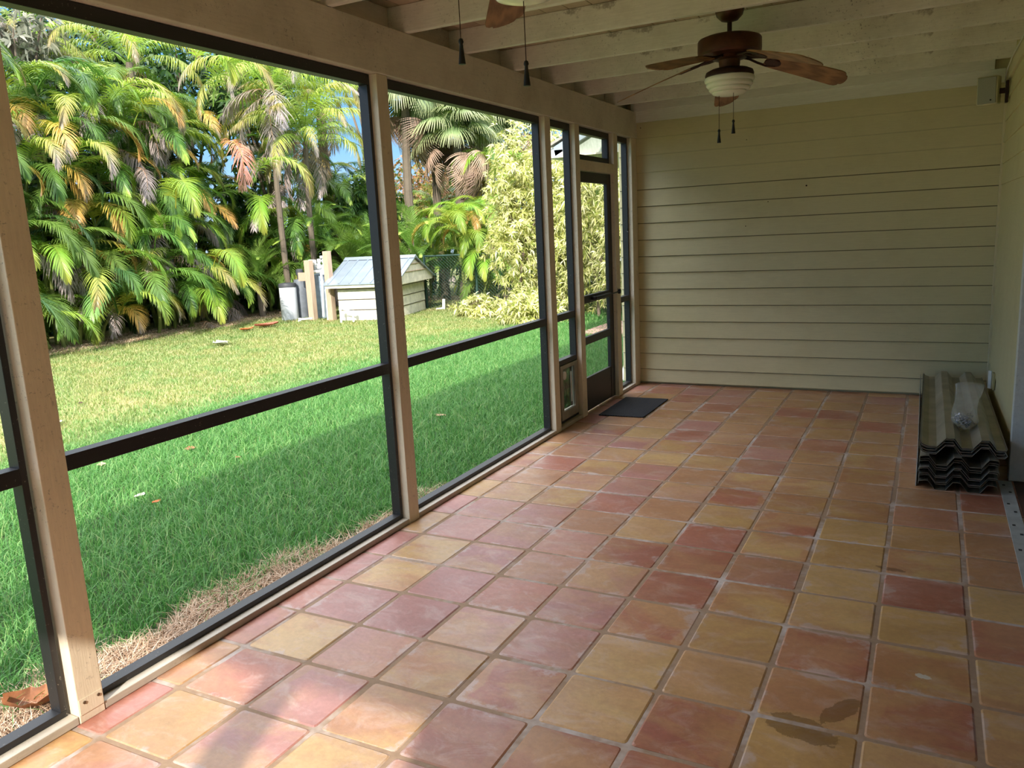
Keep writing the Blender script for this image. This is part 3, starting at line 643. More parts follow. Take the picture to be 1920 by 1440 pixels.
ztop = z - 0.0225 * (z / 0.235) * 0.55
# bag of washers and bolts on top (in the valley between humps)
bc = Vector((0.222, 5.52, ztop + 0.002))
t = thing('plastic_bag', 'clear plastic bag of washers and bolts lying on the shutter stack', 'bag', bc)
n_, rows = 26, []
prof = [(0.0, 0.02, .035, .03), (.03, 0.0, .062, .052), (.08, .0, .072, .060), (.13, .0, .070, .056), (.19, .012, .066, .040), (.25, .03, .064, .030), (.32, .035, .072, .022), (.39, .05, .078, .010)]
vs_ = []
for i_, (l_, zz, rx_, rz_) in enumerate(prof):
    for k in range(n_):
        a = 2 * math.pi * k / n_; wv = 1 + 0.10 * math.sin(3 * a + i_ * 1.3) + 0.06 * math.sin(7 * a + i_ * 2.1)
        vs_.append((bc.x + rx_ * math.cos(a) * wv + 0.03 * (l_ / .39) ** 2, bc.y - 0.14 + l_ * 0.9, bc.z + 0.004 + zz + rz_ + rz_ * math.sin(a) * wv + 0.17 * (l_ / .39) ** 1.6))
fs_ = [(i_ * n_ + k, i_ * n_ + (k + 1) % n_, (i_ + 1) * n_ + (k + 1) % n_, (i_ + 1) * n_ + k) for i_ in range(len(prof) - 1) for k in range(n_)] + [tuple(range(n_))[::-1]]
obj('bag_film', MB().add(vs_, fs_), M['bag'], t, smooth=True)
def ringmesh(ro, ri, h):
    mb = MB(); n = 12; vs_ = []
    for r_, z_ in ((ro, 0), (ro, h), (ri, h), (ri, 0)):
        vs_ += [(r_ * math.cos(2 * math.pi * k / n), r_ * math.sin(2 * math.pi * k / n), z_) for k in range(n)]
    return mb.add(vs_, [(a * n + k, a * n + (k + 1) % n, ((a + 1) % 4) * n + (k + 1) % n, ((a + 1) % 4) * n + k) for a in range(4) for k in range(n)])
wz = obj('washer', ringmesh(0.014, 0.006, 0.004), M['brass'], loc=None)
wm2 = wz.data.copy(); wm2.materials[0] = M['steel']
bl = obj('bolt', MB().tube([(0, 0, 0), (0.03, 0, 0)], 0.0035, 8).tube([(-0.005, 0, 0), (0, 0, 0)], 0.008, 6), M['steel'])
def scatter(src, k, pos, rot, lb, grp, cat, data=None):
    o = src if k == 0 else src.copy()
    if k: C.objects.link(o)
    if data: o.data = data
    o.location = pos; o.rotation_euler = rot; tag(o, lb, cat, grp); return o
for k in range(34):
    a = rnd.uniform(0, 6.28); rr = math.sqrt(rnd.random()); yy = bc.y - 0.10 + 0.075 * rr * math.sin(a); xx = bc.x + 0.046 * rr * math.cos(a)
    scatter(wz, k, (xx, yy, bc.z + 0.035 + rnd.uniform(0.01, .075) * (1 - rr * .4)), (rnd.uniform(-.9, .9), rnd.uniform(-.9, .9), 0), 'loose washer or nut inside the clear plastic bag', 'washers in the plastic bag', 'washer', None if k % 3 else wm2)
for k in range(24):
    a = rnd.uniform(0, 6.28); rr = math.sqrt(rnd.random())
    scatter(bl, k, (bc.x + 0.042 * rr * math.cos(a), bc.y - 0.03 + 0.07 * rr * math.sin(a), bc.z + 0.018 + rnd.uniform(0, .07)), (rnd.uniform(-.6, .6), rnd.uniform(-.6, .6), rnd.uniform(0, 6)), 'loose steel bolt inside the clear plastic bag', 'bolts in the plastic bag', 'bolt')

# ================================================================== the garden
GZ = -0.12
def leaf_mat(name, stops, trans=0.35, rough=0.38, var=0.25, pos='u'):
    """colour along the leaf (UV x), varied from frond to frond"""
    s = NT(name); uv = s.new('ShaderNodeUVMap', uv_map='UVMap'); sp = s.new('ShaderNodeSeparateXYZ'); s.link(uv.outputs['UV'], sp.inputs[0])
    oi = s.new('ShaderNodeObjectInfo'); v = s.coord()
    n = s.noise(v, 3.0, 3)
    u = s.math('ADD', sp.outputs['X' if pos == 'u' else 'Y'], s.math('MULTIPLY', s.math('SUBTRACT', s.math('ADD', n, oi.outputs['Random']), 1.0), var))
    c = s.ramp(u, stops)
    hsv = s.new('ShaderNodeHueSaturation'); s.link(c, hsv.inputs['Color'])
    s.link(s.math('ADD', 0.75, s.math('MULTIPLY', oi.outputs['Random'], 0.5)), hsv.inputs['Value'])
    s.link(s.math('ADD', 0.482, s.math('MULTIPLY', oi.outputs['Random'], 0.026)), hsv.inputs['Hue'])
    c = hsv.outputs['Color']
    s.base(c); s.set(Roughness=rough); s.b.inputs['Specular IOR Level'].default_value = 0.45
    t = s.new('ShaderNodeBsdfTranslucent'); s.link(s.mix(1.0, c, (1.0, 1.05, 0.5, 1), 'MULTIPLY'), t.inputs['Color'])
    x = s.new('ShaderNodeMixShader'); x.inputs[0].default_value = trans; s.link(s.b.outputs[0], x.inputs[1]); s.link(t.outputs[0], x.inputs[2]); s.link(x.outputs[0], s.out.inputs['Surface'])
    return s.m
G1, G2, G3 = lin(72, 112, 46), lin(120, 156, 72), lin(178, 202, 96)
YL, GO, TAN, DEAD = lin(196, 196, 92), lin(216, 180, 92), lin(190, 150, 105), lin(150, 138, 132)
M['frond_green'] = leaf_mat('frond_green', [(0.0, G2), (0.5, G2), (0.9, G1), (1.0, G3)])
M['frond_deep'] = leaf_mat('frond_deep', [(0.0, G1), (0.6, lin(70, 108, 66)), (1.0, G2)])
M['frond_lime'] = leaf_mat('frond_lime', [(0.0, YL), (0.25, G3), (0.7, lin(120, 165, 55)), (1.0, lin(170, 175, 80))])
M['frond_gold'] = leaf_mat('frond_gold', [(0.0, G3), (0.3, YL), (0.6, GO), (0.85, lin(220, 182, 112)), (1.0, DEAD)])
M['frond_tip'] = leaf_mat('frond_tip', [(0.0, G2), (0.5, G3), (0.75, lin(180, 170, 90)), (1.0, DEAD)])
M['frond_rust'] = leaf_mat('frond_rust', [(0.0, GO), (0.25, lin(208, 130, 84)), (0.6, lin(184, 118, 98)), (1.0, lin(165, 130, 125))], 0.2, 0.6)
M['frond_dead'] = leaf_mat('frond_dead', [(0.0, TAN), (0.3, lin(160, 145, 135)), (1.0, lin(172, 160, 160))], 0.15, 0.7)
M['fan_dead'] = leaf_mat('fan_dead', [(0.0, lin(150, 124, 100)), (1.0, lin(186, 158, 140))], 0.2, 0.7)
M['fan_leaf'] = leaf_mat('fan_leaf', [(0.0, G1), (0.5, lin(128, 148, 100)), (1.0, lin(176, 180, 134))], 0.25)
M['stem_green'] = simple('palm_cane', lin(128, 138, 70), 0.5, 0, 0.2, 5)
M['trunk'] = paint('palm_trunk', lin(112, 100, 86), lin(66, 56, 46), (4, 4, 14), 0.9, 0.7, 0.3, bstr=0.8)
M['bark'] = paint('tree_bark', lin(126, 110, 96), lin(70, 60, 50), (5, 5, 1), 0.9, 0.7, 0.2, bstr=0.8)

def frond_data(seed, L=1.7, n=66, ll=0.46, w=0.0195, e0=66, droop=145, va=22, hang=0.9, ragged=0.0, twist=0.0):
    """arching pinnate frond along +x; returns verts, quads, uv (u along rachis)"""
    r = np.random.RandomState(seed); V = []; Q = []; U = []
    m = 26; s = np.linspace(0, 1, m); ang = np.radians(e0 - droop * s ** 1.25)
    px = np.concatenate([[0], np.cumsum(np.cos(ang[:-1]) * L / (m - 1))]); pz = np.concatenate([[0], np.cumsum(np.sin(ang[:-1]) * L / (m - 1))])
    sw = np.radians(twist) * s ** 2; py = np.concatenate([[0], np.cumsum(np.sin(sw[:-1]) * L / (m - 1))])
    pts = np.stack([px, py, pz], 1)
    def addq(rows, u):   # rows: list of (a,b) pairs
        o = len(V)
        for a, b in rows: V.extend([a, b]); U.extend([(u, 0), (u, 1)])
        for i in range(len(rows) - 1): Q.append((o + 2 * i, o + 2 * i + 1, o + 2 * i + 3, o + 2 * i + 2))
    # rachis: two crossed strips
    for d in (np.array([0, 1, 0]), None):
        rows = []
        for i in range(0, m, 2):
            t = pts[min(i + 1, m - 1)] - pts[max(i - 1, 0)]; t /= np.linalg.norm(t)
            nn = np.array([0, 1., 0]) if d is not None else np.array([-t[2], 0, t[0]])
            wd = 0.011 * (1 - 0.8 * i / m) * L / 1.7; rows.append((pts[i] - nn * wd, pts[i] + nn * wd))
        addq(rows, 0.0)
    for k in range(n):
        f = 0.16 + 0.83 * (k / (n - 1)); x = f * (m - 1); i = min(int(x), m - 2); p = pts[i] + (pts[i + 1] - pts[i]) * (x - i)
        t = pts[i + 1] - pts[i]; t /= np.linalg.norm(t); nrm = np.array([-t[2], 0, t[0]])
        if nrm[2] < 0 and False: nrm = -nrm
        g = (f - 0.16) / 0.84
        ln = ll * (0.55 + 1.1 * g - 1.45 * g * g + 0.25 * math.sin(g * 3.14)) * (1 + r.uniform(-.1, .1))
        fw = math.radians(62 - 38 * g)
        for sd_ in (-1, 1):
            if ragged and r.rand() < ragged * 0.5: continue
            v_ = math.radians(va + r.uniform(-8, 8) * (1 + 3 * ragged)); b = fw + math.radians(r.uniform(-5, 5) * (1 + 3 * ragged))
            side = np.array([0, sd_, 0.])
            d = t * math.cos(b) + (side * math.cos(v_) + nrm * math.sin(v_)) * math.sin(b)
            q = p.copy(); rows = []; lnn = ln * (1 - ragged * r.rand() * .5)
            for j in range(5):
                z = j / 4; wv = np.cross(d, np.cross(t, d)); wv = t - d * t.dot(d); wv /= (np.linalg.norm(wv) + 1e-6)
                ww = w * (0.35, 1.0, 0.95, 0.62, 0.04)[j] * 0.5
                rows.append((q - wv * ww, q + wv * ww))
                d = d + np.array([0, 0, -1.]) * (hang * (0.16 + 0.30 * z)) + (r.uniform(-.25, .25, 3) * ragged); d /= np.linalg.norm(d); q = q + d * lnn / 4
            addq(rows, f)
    return np.array(V), np.array(Q), np.array(U)
def frond_mesh(name, mat, **kw):
    V, Q, U = frond_data(**kw); o = npmesh(name, V, Q, mat, uv=U); me = o.data; bpy.data.objects.remove(o); return me
FM = {}
def variants(key, mat, nvar, **kw):
    L = []
    for i in range(nvar):
        k2 = dict(kw); k2['seed'] = hash_(key) + i
        k2['e0'] = kw.get('e0', 62) + rnd.uniform(-12, 12); k2['droop'] = kw.get('droop', 120) + rnd.uniform(-22, 22); k2['twist'] = rnd.uniform(-30, 30)
        L.append(frond_mesh(key, M[mat], **k2))
    FM[key] = L
def hash_(s): return sum(ord(c) * (i + 3) for i, c in enumerate(s)) % 9973
variants('green', 'frond_green', 6, L=1.95, droop=158)
variants('deep', 'frond_deep', 3, L=1.9, droop=150)
variants('lime', 'frond_lime', 4, L=1.8, droop=150)
variants('gold', 'frond_gold', 3, L=1.6, droop=150, e0=50, ragged=.12)
variants('tip', 'frond_tip', 4, L=2.0, droop=162, ragged=.12, hang=1.0)
variants('rust', 'frond_rust', 1, L=1.7, droop=150, e0=25, ragged=.3, hang=1.0)
variants('dead', 'frond_dead', 4, L=1.3, droop=90, e0=5, ragged=.5, hang=1.3, va=-10)
variants('queen', 'frond_tip', 4, L=3.0, n=70, ll=0.6, w=.022, e0=60, droop=130, hang=1.5, va=5, ragged=.25)
variants('date', 'frond_green', 4, L=1.9, n=60, ll=.34, w=.014, e0=60, droop=95, hang=.35, va=25)
def add_frond(root, key, pos, az, tilt=0.0, sc=1.0, roll=0.0, name='frond'):
    o = bpy.data.objects.new(name, rnd.choice(FM[key])); C.objects.link(o); o.parent = root
    o.location = Vector(pos) - Vector(root.location); o.rotation_euler = (R(roll), R(tilt), R(az)); o.scale = (sc, sc, sc); return o
def cane(root, p0, p1, r=0.03, name='cane', mat='stem_green'):
    p0 = Vector(p0); p1 = Vector(p1); n = max(4, int((p1 - p0).length / 0.12)); pts = []; rr = []
    bend = Vector((rnd.uniform(-.1, .1), rnd.uniform(-.1, .1), 0))
    for i in range(n + 1):
        f = i / n; pts.append(p0.lerp(p1, f) + bend * math.sin(f * 3.14)); rr.append(r * (1.0 - .25 * f) * (1.12 if i % 2 == 0 else 1.0))
    mb = MB(); k = 8; pts2 = pts
    return obj(name, mb.tube(pts2, rr_fn(rr), k) if False else tube_r(pts2, rr), M[mat], root, smooth=True)
def tube_r(pts, rr, n=8):
    mb = MB(); m = len(pts)
    for i, p in enumerate(pts):
        for k in range(n):
            t = 2 * math.pi * k / n; mb.v.append((p.x + rr[i] * math.cos(t), p.y + rr[i] * math.sin(t), p.z))
    for i in range(m - 1):
        for k in range(n): mb.f.append((i * n + k, i * n + (k + 1) % n, (i + 1) * n + (k + 1) % n, (i + 1) * n + k))
    mb.f.append(tuple((m - 1) * n + k for k in range(n))); return mb
def areca(cx, cy, lb, stems, mixw, group='areca palm clumps', spread=(0.9, 0.7), zr=(0.3, 4.2), fr=(6, 8), sc=1.0, name='areca_palm'):
    root = thing(name, lb, 'palm', (cx, cy, GZ), group); cnt = 0
    for s_ in range(stems):
        f = (s_ + rnd.random()) / stems; hgt = zr[0] + (zr[1] - zr[0]) * f
        # short stems stand in front (towards the house), tall ones behind
        bx = cx + spread[0] * (0.55 - 1.15 * f) * 1.3 + rnd.uniform(-.2, .2); by = cy + rnd.uniform(-1, 1) * spread[1]
        tx = bx + rnd.uniform(-.1, .45); ty = by + rnd.uniform(-.35, .35)
        top = Vector((tx, ty, GZ + hgt)); cane(root, (bx, by, GZ - 0.02), top, 0.035)
        nf = rnd.randint(*fr); a0 = rnd.uniform(0, 360)
        for q in range(nf):
            if cnt >= 98: break
            az = a0 + q * 137.5; key = rnd.choices(list(mixw), list(mixw.values()))[0]
            dead = key in ('dead', 'rust')
            if dead: az = rnd.uniform(-100, 40)
            add_frond(root, key, top - Vector((0, 0, rnd.uniform(0.0, .25) + (.25 if dead else 0))), az, tilt=rnd.uniform(-14, 16), sc=sc * rnd.uniform(.8, 1.1)); cnt += 1
    return root
mixA = {'green': 34, 'deep': 16, 'lime': 17, 'tip': 14, 'gold': 9, 'dead': 10}
arec = [(-14.35, 7.0, 'areca palm clump at the far left, partly behind the nearest post', 12, (0.2, 5.0)),
        (-14.3, 8.4, 'large areca palm clump just right of the nearest post', 13, (0.2, 4.9)),
        (-14.3, 9.9, 'areca palm clump with golden drooping fronds, left of centre of the hedge', 14, (0.2, 4.8)),
        (-14.4, 11.3, 'areca palm clump in the middle of the palm hedge', 14, (0.2, 4.9)),
        (-14.9, 12.4, 'areca palm clump with one rust coloured hanging frond', 14, (0.3, 5.1)),
        (-15.9, 14.0, 'areca palm clump at the right end of the hedge, behind the white tank', 13, (0.6, 5.0)),
        (-14.4, 15.6, 'areca palm clump between the hedge and the queen palms', 13, (0.3, 4.4)),
        (-14.0, 17.6, 'areca palm clump left of the second post, behind the hut roof', 12, (0.3, 3.5))]
AR = []
for cx, cy, lb, n, zr in arec: AR.append(areca(cx, cy, lb, n, mixA, zr=zr))
# particular fronds that stand out
def hang(root, key, px, py, d, az, tilt, sc, roll=0):
    p = at(px, py, d); add_frond(root, key, p, az, tilt, sc, roll)
hang(AR[4], 'rust', 418, 272, 15.6, -20, 18, .95)
for r_, k_, px, py, az, tl, sc in ((1, 'gold', 70, 360, 10, 5, 1.0), (2, 'gold', 165, 400, 0, 15, .9), (1, 'dead', 78, 215, -40, 0, .8), (2, 'dead', 185, 195, -50, 0, .9),
                                    (2, 'tip', 200, 235, 20, -5, 1.1), (3, 'gold', 250, 235, 10, -10, 1.0), (3, 'dead', 255, 315, -20, 5, .9), (3, 'lime', 330, 400, -30, 0, 1.1),
                                    (3, 'tip', 400, 200, 0, -10, 1.1), (4, 'tip', 470, 350, 10, 10, 1.0), (2, 'dead', 200, 570, -20, 10, .7), (2, 'lime', 240, 110, 10, -10, 1.1),
                                    (4, 'lime', 360, 130, -10, 0, 1.0), (4, 'tip', 440, 130, 0, 0, 1.0), (1, 'lime', 60, 470, 10, 5, .8), (2, 'lime', 120, 470, -20, 5, .9), (2, 'green', 230, 480, 10, 0, .9), (3, 'green', 290, 470, -10, 0, .9), (4, 'lime', 400, 500, -20, 0, .9)):
    hang(AR[r_], k_, px, py, 14.6 + r_ * .3, az, tl, sc)

# leaf masses for shrubs and broadleaf trees ----------------------------------
def rosettes(pts, nrm, per, ln, w, seed, cup=0.5):
    r = np.random.RandomState(seed); n = len(pts); N = n * per
    P0 = np.repeat(pts, per, 0); A = np.repeat(nrm, per, 0)
    rv = r.normal(size=(N, 3)); rv -= A * (rv * A).sum(1, keepdims=True); rv /= np.linalg.norm(rv, axis=1, keepdims=True) + 1e-9
    D = A * cup * r.uniform(.3, 1.6, (N, 1)) + rv; D /= np.linalg.norm(D, axis=1, keepdims=True)
    S = np.cross(D, A + r.normal(scale=.25, size=(N, 3))); S /= np.linalg.norm(S, axis=1, keepdims=True) + 1e-9
    l = ln * r.uniform(.6, 1.2, (N, 1)); ww = w * r.uniform(.7, 1.2, (N, 1))
    dn = np.array([0, 0, -1.0])
    a = P0; b = P0 + D * l * .5; c = P0 + D * l + dn * l * .25
    V = np.stack([a - S * ww * .12, a + S * ww * .12, b + S * ww * .5, b - S * ww * .5, c + S * ww * .06, c - S * ww * .06], 1).reshape(-1, 3)
    o = np.arange(N)[:, None] * 6; Q = np.concatenate([o + np.array([[0, 1, 2, 3]]), o + np.array([[3, 2, 4, 5]])], 0)
    rr = np.repeat(r.rand(N), 6); uu = np.tile(np.array([0, 0, .5, .5, 1, 1]), N)
    return V, Q, np.stack([uu, rr], 1)
def blob_pts(c, rad, n, seed, shell=.55, lumps=9):
    r = np.random.RandomState(seed); c = np.array(c, float); rad = np.array(rad, float)
    L = r.normal(size=(lumps, 3)); L /= np.linalg.norm(L, axis=1, keepdims=True); L *= r.uniform(.35, .75, (lumps, 1)); L = np.vstack([L, [[0, 0, 0]]])
    k = r.randint(0, len(L), n); d = r.normal(size=(n, 3)); d /= np.linalg.norm(d, axis=1, keepdims=True)
    rr = (shell + (1 - shell) * r.rand(n, 1)) * (0.42 + .15 * r.rand(n, 1))
    p = L[k] + d * rr; return c + p * rad, d
def tree(name, lb, cat, c, rad, n, per, ln, w, mat, seed, base=None, group=None, trunk_r=.12, bark='bark', cup=.5, lumps=9, branches=5):
    c = Vector(c); base = Vector(base) if base else Vector((c.x, c.y, GZ))
    t = thing(name, lb, cat, base, group)
    tp = c + Vector((0, 0, -rad[2] * .3)); mb = MB()
    if tp.z <= base.z + .1: tp.z = base.z + .3
    mid = base.lerp(tp, .5) + Vector((rnd.uniform(-.15, .15), rnd.uniform(-.15, .15), 0))
    mb.tube([base, mid, tp], trunk_r, 10, trunk_r * .6)
    for b in range(branches):
        a = 6.28 * b / branches + rnd.random(); e = c + Vector((math.cos(a) * rad[0] * .6, math.sin(a) * rad[1] * .6, rnd.uniform(-.1, .6) * rad[2]))
        st = base.lerp(tp, rnd.uniform(.5, .95)); m_ = st.lerp(e, .5) + Vector((0, 0, .1)); mb.tube([st, m_, e], trunk_r * .45, 7, trunk_r * .12)
    obj('trunk', mb, M[bark], t, smooth=True)
    pts, nr_ = blob_pts(c, rad, n, seed, lumps=lumps); V, Q, U = rosettes(pts, nr_, per, ln, w, seed + 1, cup)
    V[:, 2] = np.maximum(V[:, 2], GZ + .02)
    npmesh('foliage', V, Q, M[mat], t, uv=U); return t
def foliage_mat(name, stops, trans=.35, rough=.45):
    s = NT(name); uv = s.new('ShaderNodeUVMap', uv_map='UVMap'); sp = s.new('ShaderNodeSeparateXYZ'); s.link(uv.outputs['UV'], sp.inputs[0])
    c = s.ramp(sp.outputs['Y'], stops); v = s.coord(); n = s.noise(v, 1.2, 3)
    c = s.mix(.5, c, s.ramp(n, [(.3, (.5, .55, .5, 1)), (.7, (1.2, 1.2, 1.1, 1))]), 'MULTIPLY')
    s.base(c); s.set(Roughness=rough); t = s.new('ShaderNodeBsdfTranslucent'); s.link(c, t.inputs['Color'])
    x = s.new('ShaderNodeMixShader'); x.inputs[0].default_value = trans; s.link(s.b.outputs[0], x.inputs[1]); s.link(t.outputs[0], x.inputs[2]); s.link(x.outputs[0], s.out.inputs['Surface']); return s.m
M['fol_dark'] = foliage_mat('foliage_dark', [(0, lin(30, 58, 26)), (.5, lin(46, 82, 34)), (1, lin(76, 112, 44))], .2)
M['fol_mid'] = foliage_mat('foliage_mid', [(0, lin(60, 96, 40)), (.6, lin(96, 132, 60)), (1, lin(150, 168, 92))])
M['fol_orange'] = foliage_mat('foliage_orange', [(0, lin(110, 130, 62)), (.35, lin(150, 148, 80)), (.6, lin(206, 150, 104)), (1, lin(220, 170, 130))])
M['fol_cream'] = foliage_mat('foliage_cream', [(0, lin(120, 140, 60)), (.3, lin(186, 190, 100)), (.6, lin(232, 228, 158)), (1, lin(250, 244, 200))], .3)
M['fol_grey'] = foliage_mat('foliage_grey', [(0, lin(100, 104, 90)), (.5, lin(140, 140, 120)), (1, lin(180, 176, 160))], .3)

# dense shade shrubs behind the arecas
for k, (y, lb) in enumerate([(5.6, 'dark leafy shrub behind the far left palms'), (8.2, 'dark leafy shrub behind the palm hedge, second from the left'), (10.8, 'dark leafy shrub behind the middle of the palm hedge'), (13.4, 'dark leafy shrub behind the right half of the palm hedge')]):
    tree('shade_shrub', lb, 'shrub', (-16.8, y, 1.7), (1.2, 2.3, 3.4), 2300, 6, .24, .09, 'fol_dark', 50 + k, group='dark shrubs behind the palms', lumps=16)
for k, (x, y, z, rx, rz_, lb) in enumerate([(-15.6, 16.3, 1.4, 1.7, 2.6, 'dark leafy shrub behind the grey filter tanks'), (-14.4, 19.2, 1.0, 2.2, 2.2, 'dark leafy shrub beyond the pump hut roof'), (-11.5, 21.5, .8, 2.4, 2.2, 'dark leafy shrub behind the chain link fence'), (-7.5, 22.5, 1.2, 3.0, 3.2, 'dark leafy shrub behind the cream variegated shrub'), (-3.5, 20.5, 1.4, 3.0, 3.4, 'dark leafy shrub seen through the screen door')]):
    tree('shade_shrub', lb, 'shrub', (x, y, z), (rx, rx, rz_), 2000, 6, .22, .09, 'fol_dark' if k != 2 else 'fol_mid', 70 + k, group='dark shrubs behind the palms', lumps=14)
for k, (x, y, rx, hz) in enumerate([(-9.0, -11.5, 3.4, 3.2), (-4.0, -13.0, 3.4, 3.6), (1.0, -12.5, 3.4, 3.4), (6.0, -13.0, 3.6, 3.8)]):  # unseen trees added beyond the open end to dim the porch interior
    tree('sky_block_tree', 'unseen leafy tree added behind the camera to cut sky light at the open end, %s from the left' % ['first', 'second', 'third', 'fourth'][k], 'tree', (x, y, 2.0), (rx, 1.6, hz), 1500, 6, .26, .1, 'fol_mid', 170 + k, group='added trees behind the camera that block sky', lumps=16)
# tall airy trees, sky shows between them
for k, (px, py, d, rx, rz_, n, mat, lb) in enumerate([(60, 120, 19, 1.9, 1.7, 900, 'fol_dark', 'tall airy tree above the left palms'), (190, 150, 20, 1.8, 1.6, 700, 'fol_dark', 'tall airy tree above the second palm clump'),
        (340, 150, 20, 2.0, 1.7, 1000, 'fol_dark', 'tall airy tree above the middle palms'), (480, 170, 20, 1.6, 1.5, 800, 'fol_mid', 'tall airy tree right of the middle palms'), (675, 90, 23, 1.7, 1.2, 800, 'fol_mid', 'airy tree top beside the second post'),
        (20, 60, 16, 1.0, .8, 260, 'fol_grey', 'pale twiggy tree at the top left corner')]):
    c = at(px, py, d); tree('airy_tree', lb, 'tree', c, (rx, rx, rz_), n, 5, .22, .07, mat, 90 + k, group='tall trees behind the palms', trunk_r=.1, lumps=22, branches=8)
c = at(800, 355, 25); tree('flowering_tree', 'rounded tree with orange tinted young leaves beyond the pump hut', 'tree', c, (1.9, 1.6, 1.2), 1500, 6, .13, .06, 'fol_orange', 120, group=None, lumps=14)
c = at(705, 400, 22); tree('shade_shrub', 'grey green shrub between the second post and the queen palms', 'shrub', c, (1.0, 1.0, 1.3), 900, 6, .2, .06, 'fol_mid', 121, group='dark shrubs behind the palms')

# queen palms with hanging fronds
def feather_palm(name, lb, px, d, zt, key, nf, base_r, sc, mixdead=0.0, grp=None, lean=0.0):
    b = at(px, 560, d); root = thing(name, lb, 'palm', (b.x, b.y, GZ), grp); top = Vector((b.x + lean, b.y, zt))
    cane(root, (b.x, b.y, GZ - .02), top, base_r, 'trunk', 'trunk'); a0 = rnd.uniform(0, 360)
    for q in range(nf):
        f = q / nf; dd = rnd.random() < mixdead * f
        add_frond(root, 'dead' if dd else key, top + Vector((0, 0, .1 - .3 * f)), a0 + q * 137.5, tilt=-25 + 60 * f, sc=sc * rnd.uniform(.85, 1.1) * (1.6 if dd and key == 'queen' else 1))
    return root
feather_palm('queen_palm', 'tall queen palm with grey hanging fronds left of the pump hut', 545, 18.6, 4.9, 'queen', 26, .07, .8, .5, 'queen palms')
feather_palm('queen_palm', 'queen palm with a dark trunk against the sky, beside the second post', 632, 21.5, 5.0, 'queen', 18, .15, .8, .6, 'queen palms')
feather_palm('queen_palm', 'shorter queen palm with shaggy dead fronds just left of the second post', 600, 18.9, 3.8, 'queen', 26, .07, .7, .4, 'queen palms')
feather_palm('queen_palm', 'queen palm rising behind the middle of the palm hedge', 300, 18.5, 5.6, 'queen', 16, .10, .75, .3, 'queen palms')
feather_palm('queen_palm', 'queen palm rising behind the left part of the palm hedge', 120, 18.0, 5.9, 'queen', 16, .10, .7, .3, 'queen palms')
for k, (px, d, zt, nf, sc, lb) in enumerate([(660, 19.0, .8, 24, .8, 'low bright green date palm left of the second post'), (700, 19.5, 1.0, 24, .85, 'low date palm directly behind the hut roof ridge'), (785, 19.0, .95, 26, .95, 'low date palm arching over the right side of the pump hut'), (835, 20.5, .7, 24, .9, 'low date palm between the hut and the fence'),
        (545, 19.8, .9, 20, .85, 'low dark date palm behind the white tank'), (490, 18.6, .7, 18, .8, 'low dark date palm at the right end of the hedge'), (600, 19.6, 1.4, 22, .9, 'date palm behind the wooden posts')]):
    feather_palm('date_palm', lb, px, d, zt, 'date', nf, .07, sc, .1, 'low date palms')
# yellow green arecas beyond the hut
mixY = {'lime': 50, 'gold': 22, 'green': 18, 'tip': 5, 'dead': 5}
for px, d, lb, n, zr in ((878, 18.8, 'yellow green areca palm clump in front of the chain link fence', 7, (.5, 2.3)), (925, 20.0, 'taller yellow green areca palm clump beside the cream shrub', 8, (1.0, 3.6)), (845, 22, 'yellow areca palm clump farther back right of the hut', 5, (1.2, 2.8)),
                          (1135, 17.5, 'yellow green areca palm clump seen through the screen door', 6, (.5, 2.8)), (1185, 16.0, 'golden areca palm clump seen through the last narrow screen', 6, (.4, 2.8))):
    b = at(px, 560, d); areca(b.x, b.y, lb, n, mixY, group='yellow green areca palms', spread=(.35, .5), zr=zr, fr=(5, 7), sc=.78)
# sabal palms with fan leaves
def fan_leaf(seed, n=44, rad=1.0, pet=.8):
    r = np.random.RandomState(seed); V = []; Q = []; U = []
    def row(rows, us):
        o = len(V)
        for (a, b), u in zip(rows, us): V.extend([a, b]); U.extend([(u, 0), (u, 1)])
        for i in range(len(rows) - 1): Q.append((o + 2 * i, o + 2 * i + 1, o + 2 * i + 3, o + 2 * i + 2))
    hub = np.array([pet * .85, 0, pet * .35]); row([(np.array([0, -.012, 0]), np.array([0, .012, 0])), (hub * .5 + [0, -.01, .05], hub * .5 + [0, .01, .05]), (hub - [0, .008, 0], hub + [0, .008, 0])], [0, 0, 0])
    for k in range(n):
        a = math.radians(-105 + 210 * k / (n - 1)); d = np.array([math.cos(a), math.sin(a), .15 - .5 * max(0, math.cos(a))]); d /= np.linalg.norm(d)
        q = hub.copy(); rows = []; ln = rad * (.75 + .25 * math.cos(a * .6)) * (1 + r.uniform(-.08, .08)); s_ = np.array([-math.sin(a), math.cos(a), 0])
        for j in range(6):
            rows.append((q - s_ * (.006, .020, .024, .018, .010, .002)[j], q + s_ * (.006, .020, .024, .018, .010, .002)[j])); d = d + np.array([0, 0, -1]) * (.10 + .42 * j / 4) * r.uniform(.7, 1.3); d /= np.linalg.norm(d); q = q + d * ln / 5
        row(rows, np.linspace(0, 1, 6))
    return np.array(V), np.array(Q), np.array(U)
def fanmesh(mat, seed):
    V, Q, U = fan_leaf(seed); o = npmesh('fan_leaf', V, Q, M[mat], uv=U); me = o.data; bpy.data.objects.remove(o); return me
FM['fan'] = [fanmesh('fan_leaf', i) for i in range(4)]; FM['fandead'] = [fanmesh('fan_dead', 10 + i) for i in range(3)]
